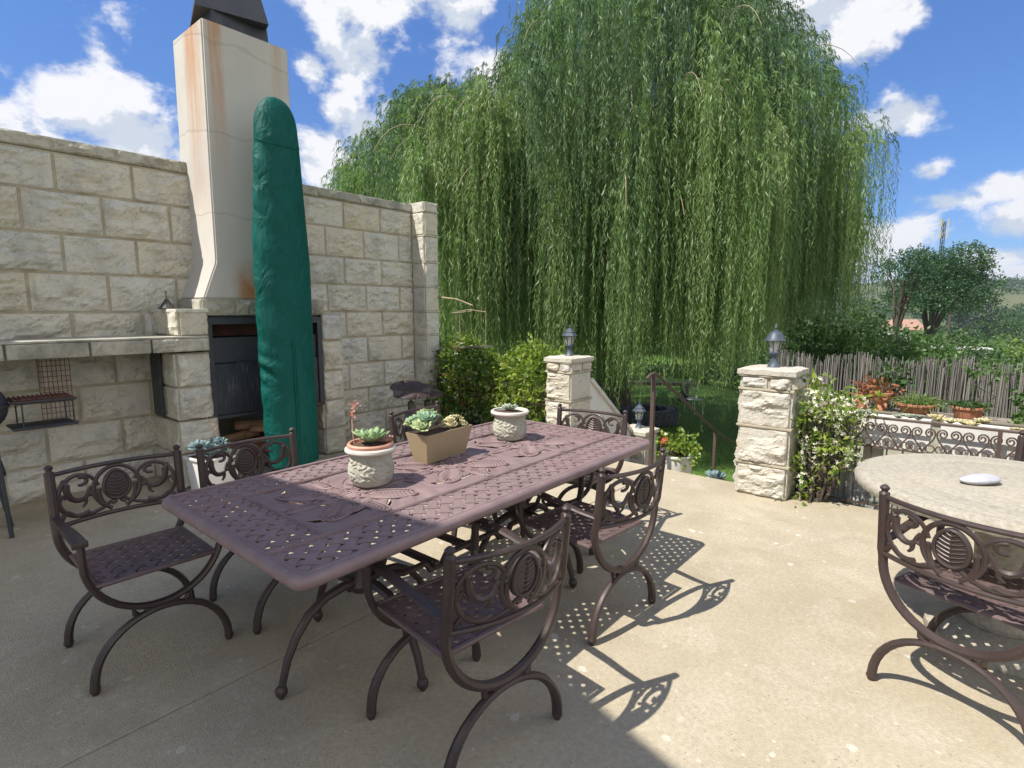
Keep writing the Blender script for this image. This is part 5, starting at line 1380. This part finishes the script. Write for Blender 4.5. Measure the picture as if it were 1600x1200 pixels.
for (x, y, R_, mt, lb) in ((5.10, .64, .07, SUCCP, 'small pale rosette clump at the left end of the trough nearer the pillar'), (5.10, .36, .065, SUCCP, 'small pale succulent near the right end of the trough nearer the pillar'),
                           (5.12, .045, .11, SUCCC, 'large cream green succulent clump at the left end of the trough behind the round table'), (5.10, -.33, .06, SUCCC, 'tiny succulents in the middle of the trough behind the round table'), (5.10, -.62, .08, SUCCP, 'pale rosette clump in the trough at the right edge')):
    p = plant('succulent', lb, 'plant', (x, y, .66))
    rosettes('rosettes', [dict(C=(RNG.normal()*R_*.4, RNG.normal()*R_*.8, .01+RNG.random()*.03), R=R_*.55, n=22, var=RNG.random(), rng=RNG, layers=3) for k in range(9)], mt, p)

# grass blades on the lawn below the steps
def grass():
    rng = np.random.default_rng(9); n = 70000
    r = 4.5+22*rng.random(n)**1.3; a = np.radians(rng.uniform(11, 40, n)); P = np.stack([r*np.cos(a), r*np.sin(a), np.zeros(n)], -1)
    P = P[(P[:, 0] > 7.4)]; P[:, 2] = H(P[:, 0], P[:, 1])-.005; n = len(P)
    D = rng.normal(size=(n, 3))*.5+[0, 0, 1]; o = leaf_mesh('grass', P, D, rng.uniform(.04, .085, n), .012, np.clip(rng.normal(.45, .25, n), 0, 1), GRASSB, rng=rng)
    tag(o, 'short mown grass of the lawn', 'grass', kind='stuff')
grass()

# ------------------------------------------------------------------ trees and bushes beyond the garden
rngT = np.random.default_rng(31)
def polar(px, d):
    a = CAM_AZ-math.atan((px-800)/869.6); return d*math.cos(a), d*math.sin(a)
def tree(name, label, px, d, zb, zt, spread, mat, n, leaf, trunk_h=.35, trunk_r=.18, lob=9, group=None, cat='tree', flat=1.0, fill=.5, trunks=1):
    x, y = polar(px, d); zg = float(H(x, y)) if zb is None else zb; h = zt-zg
    t = thing(name, label, cat, (x, y, zg), 0, group); lobes = []
    cz = h*(trunk_h+(1-trunk_h)/2); hz = h*(1-trunk_h)/2
    for k in range(lob):
        a = rngT.uniform(0, 2*PI); q = math.sqrt(rngT.random())*.72; dz = rngT.uniform(-.62, .62); s = rngT.uniform(.36, .58)*(1-.2*abs(dz))
        lobes.append((math.cos(a)*q*spread, math.sin(a)*q*spread, cz+dz*hz*flat, spread*s, spread*s, max(hz*s*.8, .3*spread*s)))
    leaf_cloud('crown', lobes, n, leaf, leaf*.5, mat, t, rngT, 6, leaf*.9, shell=fill)
    if trunk_h > .02:
        m = MB()
        for tr in range(trunks):
            ox = (tr-(trunks-1)/2)*spread*.3
            m.tube([(ox, 0, -.3), (ox*1.1, .03*h, h*.25), (ox*1.3+.02*h, 0, cz)], [trunk_r, trunk_r*.7, trunk_r*.4], 8)
        for L in lobes[:8]:
            ox = rngT.choice([(tr-(trunks-1)/2)*spread*.3 for tr in range(trunks)])
            m.tube([(ox*1.1, .02*h, h*trunk_h*.75), ((ox+L[0])*.55, L[1]*.5, (h*trunk_h+L[2])*.5), (L[0], L[1], L[2])], [trunk_r*.5, trunk_r*.32, trunk_r*.12], 6)
        m.build('trunk', BARK, t)
    return t
def zpix(py, d, px=800): return 1.5+(485-py)/869.6*d*math.cos(math.atan((px-800)/869.6))
# behind the willow
for (px, d, ytop, sp, lb) in ((720, 27, 395, 4.6, 'dark broad tree behind the willow, just right of the wall end'), (860, 31, 440, 4.6, 'dark tree behind the left half of the willow'), (1010, 36, 470, 4.6, 'dark tree behind the middle of the willow'),
                              (1150, 38, 462, 4.8, 'dark tree behind the willow near the lamp with the domed cap'), (1260, 30, 468, 3.4, 'dark tree showing under the right skirts of the willow'), (560, 27, 420, 4.0, 'dark tree hidden behind the stone wall and willow')):
    tree('garden_tree', lb, px, d, None, zpix(ytop, d, px), sp, LEAFD, 5200, .27, .12, .2, 12, 'dark trees behind the willow')
for (px, d, ytop, sp, lb) in ((905, 23.5, 560, 1.7, 'low dark bush beside the willow trunk'), (1035, 24, 585, 1.3, 'low dark bush at the back of the lawn'), (1180, 24, 560, 2.0, 'bush behind the gate pillar at the back of the lawn'), (1120, 27, 575, 1.6, 'bush left of the gate pillar at the back of the lawn')):
    tree('garden_bush', lb, px, d, None, zpix(ytop, d, px), sp, LEAFD, 1800, .17, .0, .1, 8, 'bushes at the back of the lawn', 'bush')
# bushes over the reed fence
for (px, d, ytop, sp, mt, lb) in ((1300, 13.5, 500, 1.0, LEAFM, 'leafy bush over the reed fence just right of the willow skirts'), (1355, 14.5, 516, 1.15, LEAFM, 'light green bush over the reed fence left of the salmon roof'), (1430, 15.5, 517, 1.15, LEAFM, 'dense green bush over the reed fence in front of the salmon roof'), (1490, 24, 508, 1.6, LEAFD, 'darker round bush under the big spreading tree'),
                                  (1505, 19, 552, .95, LEAFD, 'brownish low bush over the reed fence, left of the shed'), (1545, 17, 565, 1.0, LEAFM, 'low green bush over the reed fence near the gap'), (1598, 20, 528, 1.6, LEAFD, 'blue green bush at the right edge above the reed fence')):
    tree('fence_bush', lb, px, d, zpix(600, d, px)-.8, zpix(ytop, d, px), sp, mt, 3600, .12, .03, .06, 10, 'bushes beyond the reed fence', 'bush')
# the big spreading tree
tree('spreading_tree', 'big spreading green tree beyond the fence with bare lower limbs', 1462, 48, None, zpix(379, 48, 1462), 3.3, LEAFF, 24000, .17, .50, .24, 24, None, 'tree', 1.0, .35)
tree('slender_tree', 'slender multi stemmed tree with thin crown between the willow and the big tree', 1408, 40, None, zpix(388, 40, 1408), 1.7, LEAFF, 3800, .15, .58, .16, 12, None, 'tree', 1.0, .35, 3)
# dark conifers farther off
def conifer(label, px, d, ytop, sp, kind=0):
    x, y = polar(px, d); zg = float(H(x, y)); h = zpix(ytop, d, px)-zg; t = thing('conifer', label, 'tree', (x, y, zg), 0, 'dark conifers down the valley'); lobes = []
    for k in range(11):
        f = .16+.80*k/10; s = sp*(1-f*.75)*rngT.uniform(.75, 1.1); lobes.append((rngT.normal()*sp*.12, rngT.normal()*sp*.12, h*f, s, s, h*.075))
    leaf_cloud('crown', lobes, 2600, .55, .25, LEAFB, t, rngT, 6, .5, shell=.3); m = MB(); m.tube([(0, 0, -.5), (0, 0, h*.95)], [.35, .05], 7); m.build('trunk', BARK, t)
for a in (('tall thin conifer standing alone right of the big spreading tree', 1534, 150, 450, 3.6), ('broad dark conifer right beside the big spreading tree', 1500, 140, 470, 4.6), ('dark pointed conifer left of the valley edge, second from the right', 1549, 160, 468, 4.2), ('low dark conifer between the two tall ones', 1520, 170, 482, 4.5)): conifer(*a)
# many valley trees
lbl = ['round valley tree left of the utility pole', 'round valley tree under the conifers', 'pale green valley bush beyond the shed', 'valley tree at the right edge, upper', 'valley tree at the right edge, lower', 'valley tree behind the salmon roof', 'far valley tree below the bare hill', 'far dark tree clump on the hill foot', 'bush between shed and conifers', 'yellow green bush at the right edge beyond the shed', 'far tree clump on the right hillside', 'far tree left of the mast', 'valley tree right of the slender stems', 'far bush below the mast tower']
for i, (px, d, ytop, sp, mt) in enumerate(((1470, 95, 515, 4.2, LEAFM), (1520, 105, 522, 5.0, LEAFD), (1552, 85, 528, 4.0, LEAFG), (1598, 120, 487, 6.5, LEAFD), (1606, 75, 520, 4.2, LEAFM), (1425, 85, 512, 3.6, LEAFM), (1500, 210, 505, 8, LEAFD), (1570, 230, 490, 9, LEAFD), (1530, 70, 535, 2.8, LEAFM), (1585, 62, 530, 3.4, LEAFY), (1600, 330, 470, 12, LEAFD), (1345, 260, 478, 9, LEAFD), (1385, 130, 490, 5.5, LEAFD), (1330, 95, 497, 4.5, LEAFM))):
    tree('valley_tree', lbl[i], px, d, None, zpix(ytop, d, px), sp, mt, 1500, max(.28, d*.0042), .08, .2, 9, 'trees down the valley')
# far-off woods as one mass
def woods():
    rng = np.random.default_rng(8); P = []; 
    for _ in range(420):
        px = rng.uniform(1240, 1780); d = rng.uniform(300, 900); x, y = polar(px, d)
        if fbm(np.array([x*.012, y*.012, 3.]), 3) < .56: continue
        s = rng.uniform(3, 8); c = np.array([x, y, float(H(x, y))+s*.5]); k = 90; P.append(c+rng.normal(size=(k, 3))*[s*.6, s*.6, s*.4])
    P = np.vstack(P); n = len(P); o = leaf_mesh('woods', P, rng.normal(size=(n, 3)), rng.uniform(1.5, 3.2, n), 1.6, np.clip(rng.normal(.4, .25, n), 0, 1), LEAFD, rng=rng)
    tag(o, 'distant woods and scrub across the valley and hills', 'woods', kind='stuff')
woods()
OLDTILE = simple('faded_roof_tile', (.36, .20, .15), (.27, .15, .11), 3, .85, bump=.3, bscale=6)
# houses, pole and mast
def cottage(name, label, px, d, py, w, dp, h, roofm, wallm, flat=False, rz=0):
    x, y = polar(px, d); z = zpix(py, d, px); t = thing(name, label, 'building', (x, y, z), rz); b = MB(); b.box((0, 0, h/2-1.2), (w, dp, h+2.4)); b.build('wall', wallm, t, smooth=False); r = MB()
    if flat: r.box((0, 0, h+.06), (w*1.06, dp*1.1, .14))
    else:
        vs = [(-w*.53, -dp*.56, h), (w*.53, -dp*.56, h), (w*.53, dp*.56, h), (-w*.53, dp*.56, h), (-w*.4, 0, h+dp*.36), (w*.4, 0, h+dp*.36)]
        r.add(vs, [(0, 1, 5, 4), (2, 3, 4, 5), (1, 2, 5), (3, 0, 4), (3, 2, 1, 0)])
    r.build('roof', roofm, t, smooth=False)
    for k in (-.28, .25):
        for c_, d_ in (((w*k, -dp/2-.02, h*.55), (w*.16, .06, h*.4)), ((-w/2-.02, dp*k, h*.55), (.06, dp*.16, h*.4))): wn = MB(); wn.box(c_, d_); wn.build('window', STEELM, t, smooth=False)
cottage('cottage', 'cottage with salmon tiled roof among the trees', 1412, 110, 530, 5.0, 4.5, 1.6, OLDTILE, WHITEWALL, rz=math.radians(-65))
cottage('shed', 'long low pale shed with flat roof below the conifers', 1506, 62, 560, 3.6, 2.2, .85, WHITEWALL, CAST, True, math.radians(-70))
cottage('cottage', 'small distant pale cottage right of the conifers', 1559, 230, 531, 6, 5, 1.8, OLDTILE, WHITEWALL, rz=math.radians(-60))
def pole():
    x, y = polar(1485, 80); zg = float(H(x, y)); t = thing('utility_pole', 'thin wooden utility pole beside the big spreading tree', 'pole', (x, y, zg)); b = MB(); h = zpix(480, 80, 1485)-zg
    b.tube([(0, 0, -.5), (0, 0, h)], [.16, .12], 8); b.build('shaft', BARK, t); c = MB(); c.box((0, 0, h-.4), (.1, 1.6, .12), rz=.6); c.build('crossarm', BARK, t)
pole()
def mast():
    x, y = polar(1461.5, 130); zg = float(H(x, y)); h = zpix(350, 130, 1461)-zg; t = thing('radio_mast', 'thin steel antenna mast rising above the big spreading tree', 'mast', (x, y, zg)); b = MB()
    for k in range(3):
        a = 2*PI*k/3; b.tube([(.55*math.cos(a), .55*math.sin(a), -1), (.28*math.cos(a), .28*math.sin(a), h)], .07, 5)
    n = 24
    for k in range(n):
        for q in range(3):
            a, c = 2*PI*q/3, 2*PI*(q+1)/3; r0 = .55-.27*k/n; r1 = .55-.27*(k+1)/n
            b.tube([(r0*math.cos(a), r0*math.sin(a), h*k/n), (r1*math.cos(c), r1*math.sin(c), h*(k+1)/n)], .035, 4)
    b.build('lattice', LAMPM, t); p = MB()
    for zz in (h-.3, h-2.3):
        for q in range(3):
            a = 2*PI*q/3+.5; p.box((.65*math.cos(a), .65*math.sin(a), zz), (.22, .3, 1.5), rz=a)
    p.build('antenna', CAST, t, smooth=False)
mast()
# ------------------------------------------------------------------ camera
cam = bpy.data.cameras.new('camera'); co = bpy.data.objects.new('camera', cam); COL.objects.link(co)
co.location = (0, 0, CAM_H); co.rotation_euler = (PI/2-CAM_PITCH, 0, CAM_AZ-PI/2)
cam.sensor_width = 36; cam.lens = FPX/1600*36; cam.clip_start = .05; cam.clip_end = 8000; scene.camera = co

# ------------------------------------------------------------------ sun and sky
SUN = Vector((.456, -.177, -.72)).normalized()          # the way the light travels, from the table's shadow
sl = bpy.data.lights.new('sun', 'SUN'); sl.energy = 4.4; sl.angle = math.radians(.53); sl.color = (1, .955, .88)
so = bpy.data.objects.new('sun', sl); COL.objects.link(so); so.rotation_euler = SUN.to_track_quat('-Z', 'Y').to_euler(); so.location = (-6, 4, 12)
world = bpy.data.worlds.new('World'); scene.world = world; world.use_nodes = True
nt = world.node_tree; nt.nodes.clear()
def N(typ, **kw):
    n = nt.nodes.new(typ)
    for k, v in kw.items(): setattr(n, k, v)
    return n
def LK(a, b): nt.links.new(a, b)
def MA(op, a, b=0.0, clamp=False):
    n = N('ShaderNodeMath', operation=op); n.use_clamp = clamp
    for s_, v in ((n.inputs[0], a), (n.inputs[1], b)):
        if isinstance(v, bpy.types.NodeSocket): LK(v, s_)
        else: s_.default_value = v
    return n.outputs[0]
out = N('ShaderNodeOutputWorld'); bg = N('ShaderNodeBackground'); bg.inputs['Strength'].default_value = .13
sky = N('ShaderNodeTexSky', sky_type='NISHITA'); sky.sun_disc = False
to_sun = -SUN; sky.sun_elevation = math.asin(to_sun.z); sky.sun_rotation = math.atan2(to_sun.x, to_sun.y)
sky.air_density = 1.0; sky.dust_density = .35; sky.ozone_density = 3.0; sky.altitude = 1500
tc = N('ShaderNodeTexCoord'); D = tc.outputs['Generated']
# cumulus: soft lumps in fixed directions, broken up by fractal noise
nz1 = N('ShaderNodeTexNoise'); nz1.inputs['Scale'].default_value = 10; nz1.inputs['Detail'].default_value = 11; nz1.inputs['Roughness'].default_value = .62; nz1.inputs['Distortion'].default_value = .15
mp = N('ShaderNodeMapping'); mp.inputs['Scale'].default_value = (1, 1, 1.35); LK(D, mp.inputs[0]); LK(mp.outputs[0], nz1.inputs['Vector'])
CL = [(120, 165, 152, 94), (35, 205, 112, 68), (215, 220, 98, 60), (150, 250, 160, 50), (562, 95, 70, 52), (490, 110, 36, 30), (575, 205, 68, 46), (500, 250, 72, 54), (535, 175, 44, 32), (600, 8, 120, 38), (705, 22, 72, 48), (770, 115, 70, 34),
      (800, 190, 60, 40), (790, 400, 120, 80), (1290, 20, 140, 52), (1330, 70, 60, 34), (1425, 25, 30, 26), (1395, 185, 76, 32), (1450, 272, 34, 24), (1475, 314, 66, 30), (1430, 352, 60, 44), (1575, 290, 66, 26),
      (1595, 345, 62, 36), (1560, 402, 80, 24), (1600, 430, 90, 26), (1350, 390, 110, 60), (1180, 420, 150, 60), (-200, 200, 200, 120), (-400, -200, 260, 160), (300, -300, 300, 120), (900, -400, 350, 140), (1900, 200, 220, 110), (2000, -250, 300, 160), (1000, 300, 140, 90)]
FILL_CLOUDS = [((-.3, -1, .35), .48), ((.6, -1, .5), .45), ((-1, -.6, .5), .45), ((-1, .2, .8), .4), ((.2, -.4, 1), .34), ((1, -.9, .8), .34), ((-1, -1, .15), .45)]
acc = None
for (px, py, rx, ry) in CL:
    d = look_dir(px, py); k = 1/math.hypot((px-800)/FPX, (py-600)/FPX, 1)   # angular size shrinks off axis
    sub = N('ShaderNodeVectorMath', operation='SUBTRACT'); LK(D, sub.inputs[0]); sub.inputs[1].default_value = d
    ax, ay = rx/FPX*(k**1.4), ry/FPX*(k**1.2)
    sc = N('ShaderNodeVectorMath', operation='MULTIPLY'); LK(sub.outputs[0], sc.inputs[0]); sc.inputs[1].default_value = (1/ax, 1/ax, 1/ay)
    ln = N('ShaderNodeVectorMath', operation='LENGTH'); LK(sc.outputs[0], ln.inputs[0])
    v = MA('SUBTRACT', 1.25 if rx > 50 else 1.1, ln.outputs['Value'])
    acc = v if acc is None else MA('MAXIMUM', acc, v)
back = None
for (v_, r_) in FILL_CLOUDS:      # unseen clouds added overhead and behind the viewer to lighten the shade
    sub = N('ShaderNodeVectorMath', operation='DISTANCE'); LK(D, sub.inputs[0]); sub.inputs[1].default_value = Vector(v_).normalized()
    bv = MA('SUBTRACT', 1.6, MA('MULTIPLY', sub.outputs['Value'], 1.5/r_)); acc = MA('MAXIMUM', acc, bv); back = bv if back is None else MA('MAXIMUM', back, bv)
acc = MA('MAXIMUM', acc, -1.2)
dens = MA('ADD', acc, MA('MULTIPLY', MA('SUBTRACT', nz1.outputs[0], .52), 4.2))
mr = N('ShaderNodeMapRange', interpolation_type='SMOOTHSTEP'); mr.inputs[1].default_value = .0; mr.inputs[2].default_value = .75; LK(dens, mr.inputs[0])
# billowing light and shade inside the cloud: noise compared with itself a little nearer the sun
nz2 = N('ShaderNodeTexNoise'); nz2.inputs['Scale'].default_value = 10; nz2.inputs['Detail'].default_value = 11; nz2.inputs['Roughness'].default_value = .62; nz2.inputs['Distortion'].default_value = .15
mp2 = N('ShaderNodeMapping'); mp2.inputs['Scale'].default_value = (1, 1, 1.35); off = to_sun*.022+Vector((0, 0, .022)); mp2.inputs['Location'].default_value = (off.x, off.y, off.z*1.35); LK(D, mp2.inputs[0]); LK(mp2.outputs[0], nz2.inputs['Vector'])
lit = MA('SUBTRACT', nz1.outputs[0], nz2.outputs[0])
lr = N('ShaderNodeMapRange', interpolation_type='SMOOTHSTEP'); lr.inputs[1].default_value = -.085; lr.inputs[2].default_value = .06; LK(lit, lr.inputs[0])
thick = N('ShaderNodeMapRange', interpolation_type='SMOOTHSTEP'); thick.inputs[1].default_value = .9; thick.inputs[2].default_value = 2.6; LK(dens, thick.inputs[0])
lum = MA('SUBTRACT', MA('ADD', .30, MA('MULTIPLY', lr.outputs[0], .70)), MA('MULTIPLY', thick.outputs[0], .14), True)
cr = N('ShaderNodeValToRGB'); e = cr.color_ramp.elements; e[0].position = .12; e[0].color = (2.25, 2.6, 3.15, 1); e[1].position = .85; e[1].color = (4.15, 4.15, 4.25, 1)
LK(lum, cr.inputs[0])
tint = N('ShaderNodeMix', data_type='RGBA', blend_type='MULTIPLY'); tint.inputs[0].default_value = 1; LK(sky.outputs[0], tint.inputs[6]); tint.inputs[7].default_value = (.31, .545, .82, 1)
sx = N('ShaderNodeSeparateXYZ'); LK(D, sx.inputs[0]); hz = N('ShaderNodeValToRGB'); he = hz.color_ramp.elements
he[0].position = 0; he[0].color = (.62, .58, .56, 1); he[1].position = .45; he[1].color = (1, 1, 1, 1); LK(sx.outputs[2], hz.inputs[0])
hm = N('ShaderNodeMix', data_type='RGBA', blend_type='MULTIPLY'); hm.inputs[0].default_value = 1; LK(tint.outputs[2], hm.inputs[6]); LK(hz.outputs[0], hm.inputs[7])
fill_glow = N('ShaderNodeMix', data_type='RGBA', blend_type='MULTIPLY'); fill_glow.inputs[0].default_value = 1; LK(cr.outputs[0], fill_glow.inputs[6])   # extra brightness on the added clouds, to lift the shaded parts
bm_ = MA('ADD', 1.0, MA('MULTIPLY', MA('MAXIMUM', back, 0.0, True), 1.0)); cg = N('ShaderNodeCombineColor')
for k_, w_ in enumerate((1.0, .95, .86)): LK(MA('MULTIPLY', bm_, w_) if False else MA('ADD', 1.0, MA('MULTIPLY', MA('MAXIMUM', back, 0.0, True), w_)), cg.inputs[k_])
LK(cg.outputs[0], fill_glow.inputs[7])
mx = N('ShaderNodeMix', data_type='RGBA'); LK(mr.outputs[0], mx.inputs[0]); LK(hm.outputs[2], mx.inputs[6]); LK(fill_glow.outputs[2], mx.inputs[7])
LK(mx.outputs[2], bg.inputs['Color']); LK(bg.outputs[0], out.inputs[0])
vs = scene.view_settings; vs.view_transform = 'Standard'; vs.look = 'None'; vs.exposure = .85; vs.gamma = 1
scene.cycles.max_bounces = 8; scene.cycles.transparent_max_bounces = 8
scene.cycles.use_denoising = True

# ------------------------------------------------------------------ the air: far hills fade a little
def haze():
    b = MB(); b.box((0, 0, 62), (6900, 6900, 170)); t = NT('haze_air'); t.t.nodes.remove(t.out); out_ = t.t.nodes.new('ShaderNodeOutputMaterial')
    v = t.t.nodes.new('ShaderNodeVolumePrincipled'); v.inputs['Density'].default_value = .00024; v.inputs['Color'].default_value = (.80, .88, 1, 1); v.inputs['Anisotropy'].default_value = .2
    t.t.links.new(v.outputs[0], out_.inputs['Volume']); o = b.build('haze', t.m, smooth=False); tag(o, 'thin blue haze in the valley air', kind='stuff')
haze()
